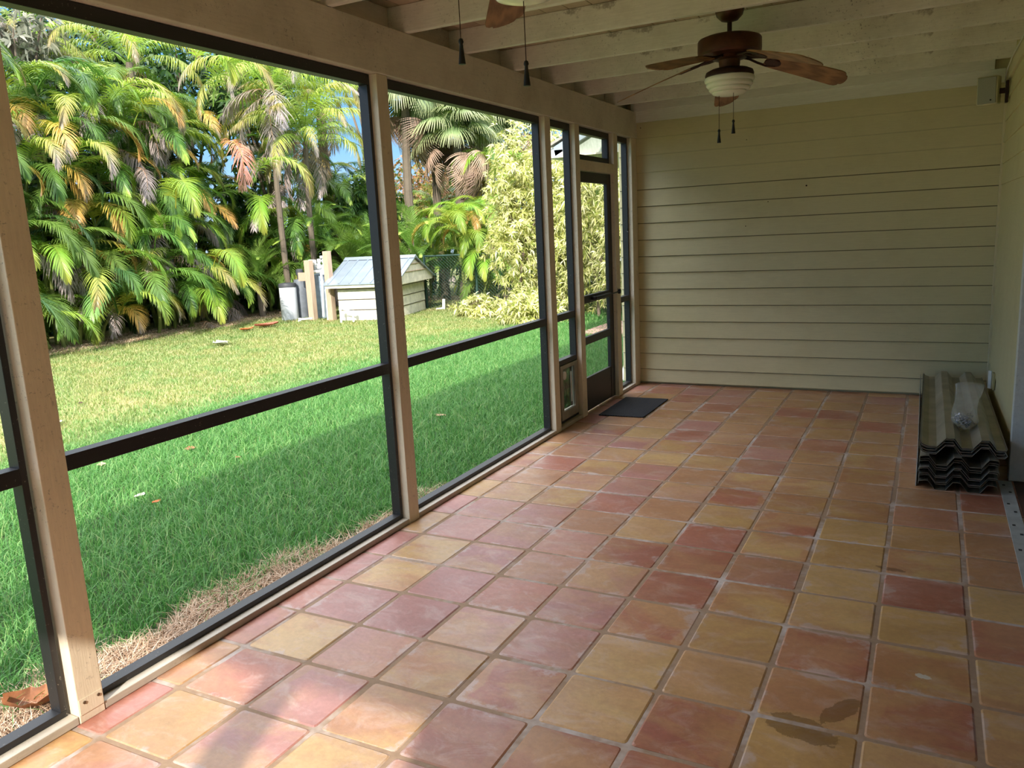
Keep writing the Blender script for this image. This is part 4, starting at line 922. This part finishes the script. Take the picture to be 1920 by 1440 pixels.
def sabal(px, py, d, lb, nf, sc, dead=.22):
    c = at(px, py, d); root = thing('sabal_palm', lb, 'palm', (c.x, c.y, GZ), 'sabal fan palms'); cane(root, (c.x, c.y, GZ - .02), c, .12, 'trunk', 'trunk')
    for q in range(nf):
        f = q / nf; dd = f > 1 - dead
        add_frond(root, 'fandead' if dd else 'fan', c + Vector((0, 0, .1 - (.5 if dd else .2) * f)), rnd.uniform(0, 360) if dd else q * 137.5, tilt=-50 + 110 * f + (15 if dd else 0), sc=sc * rnd.uniform(.85, 1.1), name='fan_leaf')
sabal(815, 205, 20, 'sabal fan palm left of the pair above the hut', 26, 1.0)
sabal(880, 215, 21, 'sabal fan palm in the middle of the second large screen, high up', 28, 1.1)
sabal(955, 225, 22, 'sabal fan palm with pinkish dead leaves above the cream shrub', 26, 1.1, .35)
sabal(855, 260, 19.5, 'lower sabal fan palm with a skirt of dead leaves', 22, .9, .45)
sabal(760, 165, 19, 'sabal fan palm high beside the second post', 18, .9, .2)
t = thing('utility_pole', 'thin pale grey pole against the blue sky beside the second post', 'pole', tuple(at(742, 470, 27))); b = at(742, 470, 27)
obj('pole', MB().tube([(b.x, b.y, GZ), (b.x, b.y, 7.5)], .07, 12, .05), M['concrete'], t)

# cream variegated shrubs
for k, (px, pz, d, rx, rz_, n, lb) in enumerate([(985, 1.9, 15.9, .95, 2.0, 1500, 'tall cream variegated shrub behind the second large screen'), (1065, 1.7, 16.3, 1.05, 2.3, 1700, 'tall cream variegated shrub behind the pet door panel'), (1120, 1.5, 15.2, .9, 2.0, 1300, 'cream variegated shrub behind the screen door'),
        (1000, .12, 14.6, .75, .5, 600, 'low spreading cream shrub at the lawn edge'), (905, .0, 16.2, .7, .28, 380, 'low cream branch reaching toward the fence'), (1175, 1.4, 13.5, .6, 1.6, 500, 'cream variegated shrub by the last narrow screen')]):
    b = at(px, 500, d); tree('variegated_shrub', lb, 'shrub', (b.x, b.y, pz), (rx, rx, rz_), n, 10, .13, .028, 'fol_cream', 140 + k, group='cream variegated shrubs', trunk_r=.035, lumps=18, branches=7)

# ground --------------------------------------------------------------------
def ground_mat():
    s = NT('lawn_soil'); v = s.coord(); n = s.noise(v, .55, 5, .6); n2 = s.noise(v, 18, 5, .7)
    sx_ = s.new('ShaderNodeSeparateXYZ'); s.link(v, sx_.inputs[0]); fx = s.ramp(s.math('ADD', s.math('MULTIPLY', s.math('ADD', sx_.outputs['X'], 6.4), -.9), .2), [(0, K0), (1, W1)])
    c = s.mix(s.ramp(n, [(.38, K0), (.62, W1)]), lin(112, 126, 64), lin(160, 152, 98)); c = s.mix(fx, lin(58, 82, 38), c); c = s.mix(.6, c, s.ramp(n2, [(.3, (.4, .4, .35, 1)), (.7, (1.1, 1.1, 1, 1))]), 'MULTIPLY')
    s.base(c); s.set(Roughness=.95); s.bump(n2, .6, .03); return s.m
g = []; N = 60
xs = np.linspace(-40, 6, 70); ys = np.linspace(-14, 60, 100); gx, gy = np.meshgrid(xs, ys, indexing='ij')
gz = GZ + 0.0 * gx; V = np.stack([gx, gy, gz], -1).reshape(-1, 3); idx = np.arange(70 * 100).reshape(70, 100)
Q = np.stack([idx[:-1, :-1], idx[1:, :-1], idx[1:, 1:], idx[:-1, 1:]], -1).reshape(-1, 4)
gr_ = npmesh('ground', V, Q, ground_mat()); gr_['kind'] = 'structure'
def blades(area, n, h, w, seed, name, mat, lean=.5, dens=None, flat=0.0, zbase=GZ):
    r = np.random.RandomState(seed); x0, x1, y0, y1 = area
    P_ = np.stack([r.uniform(x0, x1, n), r.uniform(y0, y1, n), np.full(n, zbase)], 1)
    if dens is not None: P_ = P_[r.rand(n) < dens(P_[:, 0], P_[:, 1])]
    n = len(P_); a = r.uniform(0, 6.283, n); hh = h * r.uniform(.5, 1.25, n); le = lean * r.uniform(.1, 1.0, n) * hh
    b = a + r.uniform(-1, 1, n) + 1.57; S = np.stack([np.cos(b), np.sin(b), 0 * b], 1) * (w * r.uniform(.7, 1.2, n))[:, None] * .5
    D = np.stack([np.cos(a), np.sin(a), 0 * a], 1); up = np.array([0, 0, 1.0])
    if flat: hh = hh * flat; 
    m_ = P_ + D * (le * .35)[:, None] + up * (hh * .6)[:, None]; t_ = P_ + D * le[:, None] * 1.1 + up * (hh * (1 - .25 * r.rand(n)))[:, None]
    V = np.stack([P_ - S, P_ + S, m_ + S * .8, m_ - S * .8, t_ + S * .1, t_ - S * .1], 1).reshape(-1, 3)
    o = np.arange(n)[:, None] * 6; Q = np.concatenate([o + np.array([[0, 1, 2, 3]]), o + np.array([[3, 2, 4, 5]])], 0)
    cols = np.repeat(r.rand(n), 6); ob = npmesh(name, V, Q, mat, cols=cols); return ob
def grass_mat(name, far):
    s = NT(name); a = s.new('ShaderNodeAttribute', attribute_name='var'); v = s.coord(); n = s.noise(v, .5, 4, .6); n2 = s.noise(v, 2.4, 4, .6)
    green = s.ramp(a.outputs['Fac'], [(0, lin(60, 116, 50)), (.5, lin(94, 154, 74)), (.9, lin(132, 180, 100)), (1, lin(166, 186, 120))])
    dry = s.ramp(a.outputs['Fac'], [(0, lin(112, 132, 68)), (.5, lin(160, 168, 96)), (1, lin(196, 186, 138))])
    sp = s.new('ShaderNodeSeparateXYZ'); s.link(v, sp.inputs[0])
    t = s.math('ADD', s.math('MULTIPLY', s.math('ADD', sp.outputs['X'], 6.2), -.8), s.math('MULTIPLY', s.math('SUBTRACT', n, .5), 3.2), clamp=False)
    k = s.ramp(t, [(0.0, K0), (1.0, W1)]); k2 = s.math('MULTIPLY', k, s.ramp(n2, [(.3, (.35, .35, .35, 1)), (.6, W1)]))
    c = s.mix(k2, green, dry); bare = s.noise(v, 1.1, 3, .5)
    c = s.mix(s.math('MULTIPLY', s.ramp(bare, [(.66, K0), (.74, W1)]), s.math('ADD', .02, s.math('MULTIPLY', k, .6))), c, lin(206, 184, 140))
    s.base(c); s.set(Roughness=.5); tr = s.new('ShaderNodeBsdfTranslucent'); s.link(c, tr.inputs['Color'])
    x = s.new('ShaderNodeMixShader'); x.inputs[0].default_value = .4; s.link(s.b.outputs[0], x.inputs[1]); s.link(tr.outputs[0], x.inputs[2]); s.link(x.outputs[0], s.out.inputs['Surface']); return s.m
GM = grass_mat('grass_blades', False)
def stuffset(o, lb, cat): return tag(o, lb, cat, None, 'stuff')
near = lambda x, y: np.where(x > -2.98 + .06 * np.sin(y * 5) + .04 * np.sin(y * 13) + np.clip((y - 2.4) * .13, 0, .36), .05, 1.0)
stuffset(blades((-6.6, -2.66, -.5, 13.0), 200000, .085, .0058, 1, 'lawn_grass', GM, 1.3, near), 'thick green lawn grass close to the screen wall', 'grass')
stuffset(blades((-14.0, -6.5, 2.5, 17.5), 190000, .05, .010, 2, 'dry_lawn_grass', GM, 1.0, lambda x, y: np.where((x < -13.2 - .2 * np.sin(y * 3)), .15, 1.0)), 'yellowish sunlit lawn grass farther out toward the palms', 'grass')
stuffset(blades((-6.6, -2.0, 13.0, 19.0), 30000, .06, .012, 3, 'lawn_grass', GM, 1.0), 'lawn grass beyond the back wall, seen past the screen door', 'grass')
def straw_mat():
    s = NT('dry_thatch'); a = s.new('ShaderNodeAttribute', attribute_name='var'); s.base(s.ramp(a.outputs['Fac'], [(0, lin(150, 118, 92)), (.5, lin(206, 174, 144)), (1, lin(236, 216, 192))])); s.set(Roughness=.9); return s.m
SM = straw_mat()
stuffset(blades((-3.15, -2.64, -.5, 5.6), 42000, .075, .0052, 5, 'dry_thatch', SM, 1.5, lambda x, y: np.clip((x + 3.08 + .06 * np.sin(y * 5) + .04 * np.sin(y * 11) - np.clip((y - 2.4) * .13, 0, .36)) * 12, 0, 1), flat=.8), 'dry brown thatch along the slab edge outside the screens', 'dead grass')
stuffset(blades((-14.6, -13.0, 5.0, 15.5), 24000, .10, .012, 6, 'leaf_litter', SM, 2.0, flat=.4), 'dry brown leaf litter under the palm hedge', 'leaf litter')
stuffset(blades((-13.0, -7.0, 15.2, 19.0), 20000, .08, .012, 8, 'leaf_litter', SM, 2.0, flat=.4), 'dry leaf litter in front of the chain link fence', 'leaf litter')
# fallen leaves
def dead_leaf(px, py, sz, col, lb, curl=.35):
    p = at(px, py, 1); r = MX @ np.array([(px - 960) / F, (py - 720) / F, 1.0]); zz = GZ + .045; d = (zz - CH) / r[2]; c = Vector((r[0] * d, r[1] * d, zz)); a = rnd.uniform(0, 6.28); V = []; Q = []
    n = 9; m_ = 5
    for i in range(n):
        f = i / (n - 1); hw = sz * .32 * math.sin(3.14 * min(1, f * .92 + .06)) * (1 + .18 * math.sin(f * 23))
        for j in range(m_):
            g_ = (j / (m_ - 1) - .5) * 2; x_ = (f - .5) * sz; y_ = g_ * hw; z_ = curl * sz * (g_ * g_ * .25 + (f - .5) ** 2 * .6)
            V.append((c.x + x_ * math.cos(a) - y_ * math.sin(a), c.y + x_ * math.sin(a) + y_ * math.cos(a), c.z + z_))
    for i in range(n - 1):
        for j in range(m_ - 1): Q.append((i * m_ + j, i * m_ + j + 1, (i + 1) * m_ + j + 1, (i + 1) * m_ + j))
    mt = simple('dry_leaf', col, .7, 0, .25, 20); tag(obj('fallen_leaf', MB().add(V, Q), mt, loc=c, smooth=True), lb, 'leaf', 'fallen leaves on the lawn')
BR = lin(150, 96, 60)
for a_ in [(66, 1322, .20, BR, 'large curled brown leaf outside the lower left screen corner', .8), (356, 843, .13, BR, 'brown leaf in the grass below the middle of the mid rail'), (262, 930, .09, lin(225, 215, 205), 'whitish leaf in the grass left of centre'), (294, 941, .07, lin(215, 110, 50), 'small orange leaf beside the whitish leaf'),
           (190, 872, .10, lin(220, 195, 165), 'pale tan leaf just under the mid rail near the nearest post'), (446, 858, .06, BR, 'small brown leaf right of the bigger brown one'), (825, 780, .12, lin(190, 150, 120), 'tan leaf in the shaded grass of the second large screen'), (151, 756, .08, lin(80, 56, 40), 'dark brown leaf on the sunlit lawn near the nearest post'),
           (110, 792, .10, lin(215, 200, 170), 'pale leaf on the sunlit lawn right at the nearest post'), (800, 660, .1, lin(190, 150, 120), 'tan leaf above the mid rail right of the second post'), (463, 618, .3, lin(220, 110, 60), 'orange palm husk on the lawn before the palms'), (500, 611, .5, lin(170, 96, 76), 'reddish dead frond piece on the lawn near the white tank'), (415, 645, .4, lin(176, 178, 160), 'grey frond piece lying on the lawn')]:
    dead_leaf(*a_)
# brick patch beyond the back wall
tag(obj('brick_pad', MB().box(-4.9, -3.6, 11.6, 13.2, GZ, GZ + .06), simple('pink_brick', lin(206, 160, 150), .8, 0, .15, 10), bevel=.01, loc=(-4.2, 12.4, GZ)), 'pinkish paved pad in the grass, seen through the last narrow screen', 'paving')

# ------------------------------------------------------------------ pump hut, tanks, pipes
HY = R(14); HC = Vector((-9.80, 13.47, GZ)); hu = Vector((math.cos(HY), math.sin(HY), 0)); hv = Vector((-math.sin(HY), math.cos(HY), 0)); UP = Vector((0, 0, 1))
def hp(a, b, z): return HC + hu * a + hv * b + UP * z    # a: along the front (0 = right corner), b: back, z: up
t = thing('pump_hut', 'small cream clapboard pump hut with a silver metal gable roof', 'hut', hp(-.55, 1.0, 0))
LF, LS, HW = 1.18, 2.0, .80
hutp = simple('hut_paint', lin(224, 218, 198), .6)
def lapface(mb, p0, p1, outv, z0, z1, step=.215):
    z = z0
    while z < z1 - .001:
        zz = min(z + step, z1); vs_ = [p0 + outv * .014 + UP * z, p1 + outv * .014 + UP * z, p1 + outv * .002 + UP * zz, p0 + outv * .002 + UP * zz, p0 + UP * z, p1 + UP * z]
        o_ = len(mb.v); mb.v += [tuple(q) for q in vs_]; mb.f += [(o_, o_ + 1, o_ + 2, o_ + 3), (o_ + 4, o_ + 5, o_ + 1, o_)]; z = zz
mb = MB().hexa([hp(a, b, z) for z in (0, HW) for a, b in ((-LF, 0), (0, 0), (0, LS), (-LF, LS))])
lapface(mb, hp(-LF, 0, 0), hp(0, 0, 0), -hv, 0.02, HW); lapface(mb, hp(0, 0, 0), hp(0, LS, 0), hu, 0.02, HW); obj('wall', mb, hutp, t)
mb = MB()
for zz in (.235, .45, .665):
    for p0, p1, o_ in ((hp(-LF, 0, zz), hp(0, 0, zz), -hv), (hp(0, 0, zz), hp(0, LS, zz), hu)):
        mb.hexa([p0, p1, p1 + o_ * .016, p0 + o_ * .016, p0 + UP * .012, p1 + UP * .012, p1 + o_ * .016 + UP * .012, p0 + o_ * .016 + UP * .012])
obj('clapboard_joint', mb, M['fandark'], t)
ov, og = .16, .20; rz = .47   # overhangs and rise
ev = HW - .02
def roofpt(a, b, dz=0): return hp(a, b, ev + rz * (1 - abs(b - LS / 2) / (LS / 2 + ov)) + dz)
ga = 1.0 * og
mb = MB().prism([hp(ga - .02, -ov + .02, ev - .06), hp(ga - .02, LS + ov - .02, ev - .06), hp(ga - .02, LS + ov - .02, ev + .02), roofpt(ga - .02, LS / 2, -.03), hp(ga - .02, -ov + .02, ev + .02)], -hu * .03)
lp = obj('gable_board', mb, hutp, t)
mb = MB()
for zz in (.18, .33): 
    hw_ = (LS / 2 + ov) * (1 - zz / rz) - .03; mb.prism([hp(ga + .0, LS / 2 - hw_, ev + zz - .004), hp(ga, LS / 2 + hw_, ev + zz - .004), hp(ga, LS / 2 + hw_, ev + zz + .008), hp(ga, LS / 2 - hw_, ev + zz + .008)], -hu * .03)
obj('gable_joint', mb, M['lumber'], t)
mb = MB().prism([hp(-LF - og, -ov, ev - .075), hp(ga, -ov, ev - .075), hp(ga, -ov, ev + .01), hp(-LF - og, -ov, ev + .01)], hv * .025); obj('fascia', mb, hutp, t)
silver = simple('galvalume', lin(170, 182, 196), .35, .55, .06, 4)
mb = MB()
for b0, b1 in ((-ov - .03, LS / 2), (LS + ov + .03, LS / 2)):
    mb.hexa([roofpt(-LF - og - .03, b0, .0), roofpt(ga + .03, b0, .0), roofpt(ga + .03, b1, .0), roofpt(-LF - og - .03, b1, .0), roofpt(-LF - og - .03, b0, .02), roofpt(ga + .03, b0, .02), roofpt(ga + .03, b1, .02), roofpt(-LF - og - .03, b1, .02)])
rf = obj('roof', mb, silver, t)
W_ = LF + og + ga + .06
for k in range(7):
    a_ = -LF - og - .03 + W_ * (k + .5) / 7
    mb = MB()
    for b0 in (-ov - .03, LS + ov + .03): mb.tube([roofpt(a_, b0, .032), roofpt(a_, LS / 2, .032)], .012, 6)
    obj('seam', mb, silver, rf)
obj('ridge_cap', MB().prism([roofpt(-LF - og - .03, LS / 2 - .12, .035), roofpt(-LF - og - .03, LS / 2, .05), roofpt(-LF - og - .03, LS / 2 + .12, .035)], hu * W_), silver, rf)
def post4(px, base, top, d, wd, lb, lean=0):
    b = at(px, base, d); b.z = GZ; z1 = at(px, top, d).z
    tag(obj('wooden_post', MB().box(b.x - wd / 2, b.x + wd / 2, b.y - wd / 2, b.y + wd / 2, GZ, z1), M['lumber'], bevel=.006, loc=b), lb, 'post', 'wooden posts at the tanks')
    return b
pA = post4(588, 597, 487, 17.25, .14, 'weathered wooden post in front of the grey tank')
pB = post4(624, 603, 470, 17.0, .13, 'taller weathered wooden post at the left corner of the hut')
def tank(px, top, d, rad, zb, body, lid, lb, neck=None, name='water_tank'):
    b = at(px, 598, d); zt = at(px, top, d).z; t = thing(name, lb, 'tank', (b.x, b.y, GZ), 'water treatment tanks')
    hgt = zt - GZ; o3 = (b.x, b.y, GZ)
    obj('body', MB().lathe([(0, zb), (rad * .96, zb), (rad, zb + .03), (rad, hgt - .06), (rad * .93, hgt - .01), (rad * .4, hgt), (0, hgt)], o3, 32), body, t, smooth=True)
    if lid: obj('lid', MB().lathe([(rad * 1.03, hgt - .05), (rad * 1.05, hgt - .02), (rad * 1.0, hgt + .03), (rad * .5, hgt + .045), (0, hgt + .045)], o3, 32), lid, t, smooth=True)
    if neck: obj('valve_head', MB().lathe([(0, hgt), (.06, hgt), (.06, hgt + .08), (.08, hgt + .09), (.08, hgt + .2), (.05, hgt + .22), (0, hgt + .22)], o3, 20), neck, t, smooth=True)
    return b, zt
whitep = simple('white_polyethylene', lin(208, 212, 220), .45, 0, .04); greyp = simple('grey_fibreglass', lin(108, 114, 122), .45); dgreyp = simple('dark_grey_plastic', lin(70, 72, 78), .5); pvc = simple('white_pvc', lin(236, 238, 236), .35, 0, .03)
tank(545, 533, 17.6, .185, 0, whitep, dgreyp, 'white brine tank with a dark grey lid left of the filter tanks', name='brine_tank')
tank(570, 522, 17.9, .15, 0, greyp, None, 'slim dark grey filter tank directly right of the white tank', dgreyp, name='filter_tank')
tank(605, 512, 17.7, .17, 0, simple('blue_grey_fibreglass', lin(140, 156, 172), .45), None, 'larger blue grey filter tank between the two wooden posts', whitep, name='filter_tank')
b = at(570, 519, 17.3); tag(obj('wooden_crosspiece', MB().box(b.x - .15, b.x + .18, b.y - .02, b.y + .02, b.z - .09, b.z + .09), M['lumber'], bevel=.004, loc=b), 'short pinkish wooden board fixed left of the front wooden post', 'board')
def pipe(lb, pts, d, r=.024, name='pvc_pipe', caps=()):
    P3 = [at(x, y, d + (e[0] if e else 0)) for x, y, *e in pts]; t = thing(name, lb, 'pipe', P3[0], 'white plastic pipes')
    obj('pipe_run', MB().tube(P3, r, 10), pvc, t, smooth=True)
    for q in P3[1:-1]: obj('elbow', MB().lathe([(0, -r * 1.5), (r * 1.4, -r * 1.4), (r * 1.4, r * 1.4), (0, r * 1.5)], q, 12), pvc, t, smooth=True)
pipe('thick white plastic pipe cap on top of the front post', [(579, 492), (592, 492)], 17.2, .06)
pipe('looping white plastic pipework between the posts at the top', [(592, 500), (598, 500), (598, 489), (607, 489), (607, 500), (601, 500)], 17.3, .03)
pipe('white plastic manifold pipe above the blue grey tank', [(586, 510), (607, 508), (607, 515)], 17.25, .036)
pipe('long white plastic pipe running down the front of the blue grey tank', [(602, 512), (604, 530), (607, 594)], 17.2, .026)
pipe('thin white plastic pipe beside the rear wooden post', [(600, 482), (612, 482)], 17.1, .03)
pipe('slim white pipe down the right of the blue grey tank', [(611, 523), (611, 545), (615, 600)], 17.05, .018)
pipe('low white plastic pipe lying at the tank feet', [(560, 603), (562, 599), (586, 597)], 17.0, .022)
pipe('white plastic pipe hoop standing at the hut front', [(640, 605), (638, 579), (662, 585), (663, 604)], 16.4, .022)
pipe('short white standpipe on the lawn right of the hut', [(832, 582), (832, 561)], 18.3, .035)
pipe('low white pipe stub beside the standpipe', [(818, 580), (831, 578)], 18.3, .025)
# chain link fence
fa = at(800, 560, 18.6); fb = at(1100, 560, 17.6); t = thing('chain_link_fence', 'green chain link fence behind the lawn, right of the hut', 'fence', (fa.x, fa.y, GZ))
fd = Vector((fb.x - fa.x, fb.y - fa.y, 0)); FL = fd.length; fd.normalize(); fh = 1.22; fgreen = simple('green_coated_wire', lin(40, 70, 62), .5)
mb = MB(); st = .075; k = 0; x = -fh
def fpt(s_, z): return Vector((fa.x, fa.y, GZ)) + fd * s_ + UP * z
while x < FL:
    for sg in (1, -1):
        s0, s1 = (x, x + fh) if sg > 0 else (x + fh, x); za, zb_ = 0, fh
        if s0 < 0: za = -s0; s0 = 0
        if s1 < 0: zb_ = fh + s1 if sg < 0 else zb_; zb_ = (s0 / (s0 - s1)) * fh if sg < 0 else zb_; s1 = 0
        if s0 > FL or s1 > FL: continue
        mb.tube([fpt(s0, za), fpt(s1, zb_)], .0042, 3, cap=False)
    x += st
obj('wire_mesh', mb, fgreen, t)
obj('top_rail', MB().tube([fpt(0, fh), fpt(FL, fh)], .02, 8), fgreen, t)
for q in (0, .33, .66, 1): obj('fence_post', MB().tube([fpt(FL * q, 0), fpt(FL * q, fh + .03)], .03, 10), fgreen, t)

# ------------------------------------------------------------------ patio gable roof beyond the back wall
def ypt(px, py, y):
    r = MX @ np.array([(px - 960) / F, (py - 720) / F, 1.0]); d = y / r[1]; return Vector((r[0] * d, y, CH + r[2] * d))
yg = 8.25; e0 = ypt(1037, 276, yg); rise = .47
t = thing('patio_roof', 'gabled patio roof with grey fascia beyond the back wall, above the screen door', 'roof', (e0.x + 2, yg + 2, e0.z))
Lx = 2.6; rp = Vector((e0.x + Lx, yg, e0.z + rise * Lx)); gl = ypt(1046, 292, yg); gst = paint('gable_stucco', lin(176, 186, 170), lin(120, 130, 115), (14, 14, 1), .8, .5)
obj('gable_wall', MB().prism([(gl.x, yg + .06, gl.z), (gl.x + Lx + 1.5, yg + .06, gl.z), (rp.x + 1.5, yg + .06, rp.z + .5), (rp.x, yg + .06, rp.z - .02), (gl.x, yg + .06, e0.z)], (0, .08, 0)), gst, t)
fas = simple('grey_fascia', lin(150, 162, 166), .5)
obj('rake_board', MB().prism([(e0.x, yg, e0.z), (rp.x, yg, rp.z), (rp.x, yg, rp.z - .10), (e0.x + .02, yg, e0.z - .10)], (0, .055, 0)), fas, t, bevel=.003)
obj('roof_deck', MB().prism([(e0.x - .04, yg - .02, e0.z + .005), (rp.x, yg - .02, rp.z + .02), (rp.x, yg - .02, rp.z + .05), (e0.x - .04, yg - .02, e0.z + .035)], (0, 4, 0)), M['concrete'], t)
obj('corner_return', MB().box(e0.x + .01, gl.x + .06, yg, yg + .055, gl.z, e0.z - .03), M['white'], t, bevel=.003)
obj('eave_gutter', MB().box(e0.x - .06, e0.x + .03, yg + .05, yg + 4, e0.z - .12, e0.z), M['white'], t, bevel=.01)
obj('soffit_board', MB().box(gl.x - .1, gl.x + 2.6, yg, yg + 4, gl.z - .02, gl.z - .001), M['soffit'], t)
b = Vector((-2.87, 8.14, GZ)); t = thing('downspout', 'white rectangular downspout outside the last narrow screen', 'downspout', b)
obj('pipe', MB().box(b.x - .035, b.x + .035, b.y - .03, b.y + .03, GZ + .12, 2.36), M['white'], t, bevel=.006)
obj('strap', MB().box(b.x - .04, b.x + .04, b.y - .035, b.y + .035, 1.2, 1.23), M['white'], t)
obj('elbow', MB().prism([(b.x - .035, b.y - .03, GZ + .2), (b.x - .035, b.y + .03, GZ + .12), (b.x - .035, b.y - .12, GZ + .02), (b.x - .035, b.y - .16, GZ + .06)], (.07, 0, 0)), M['white'], t)
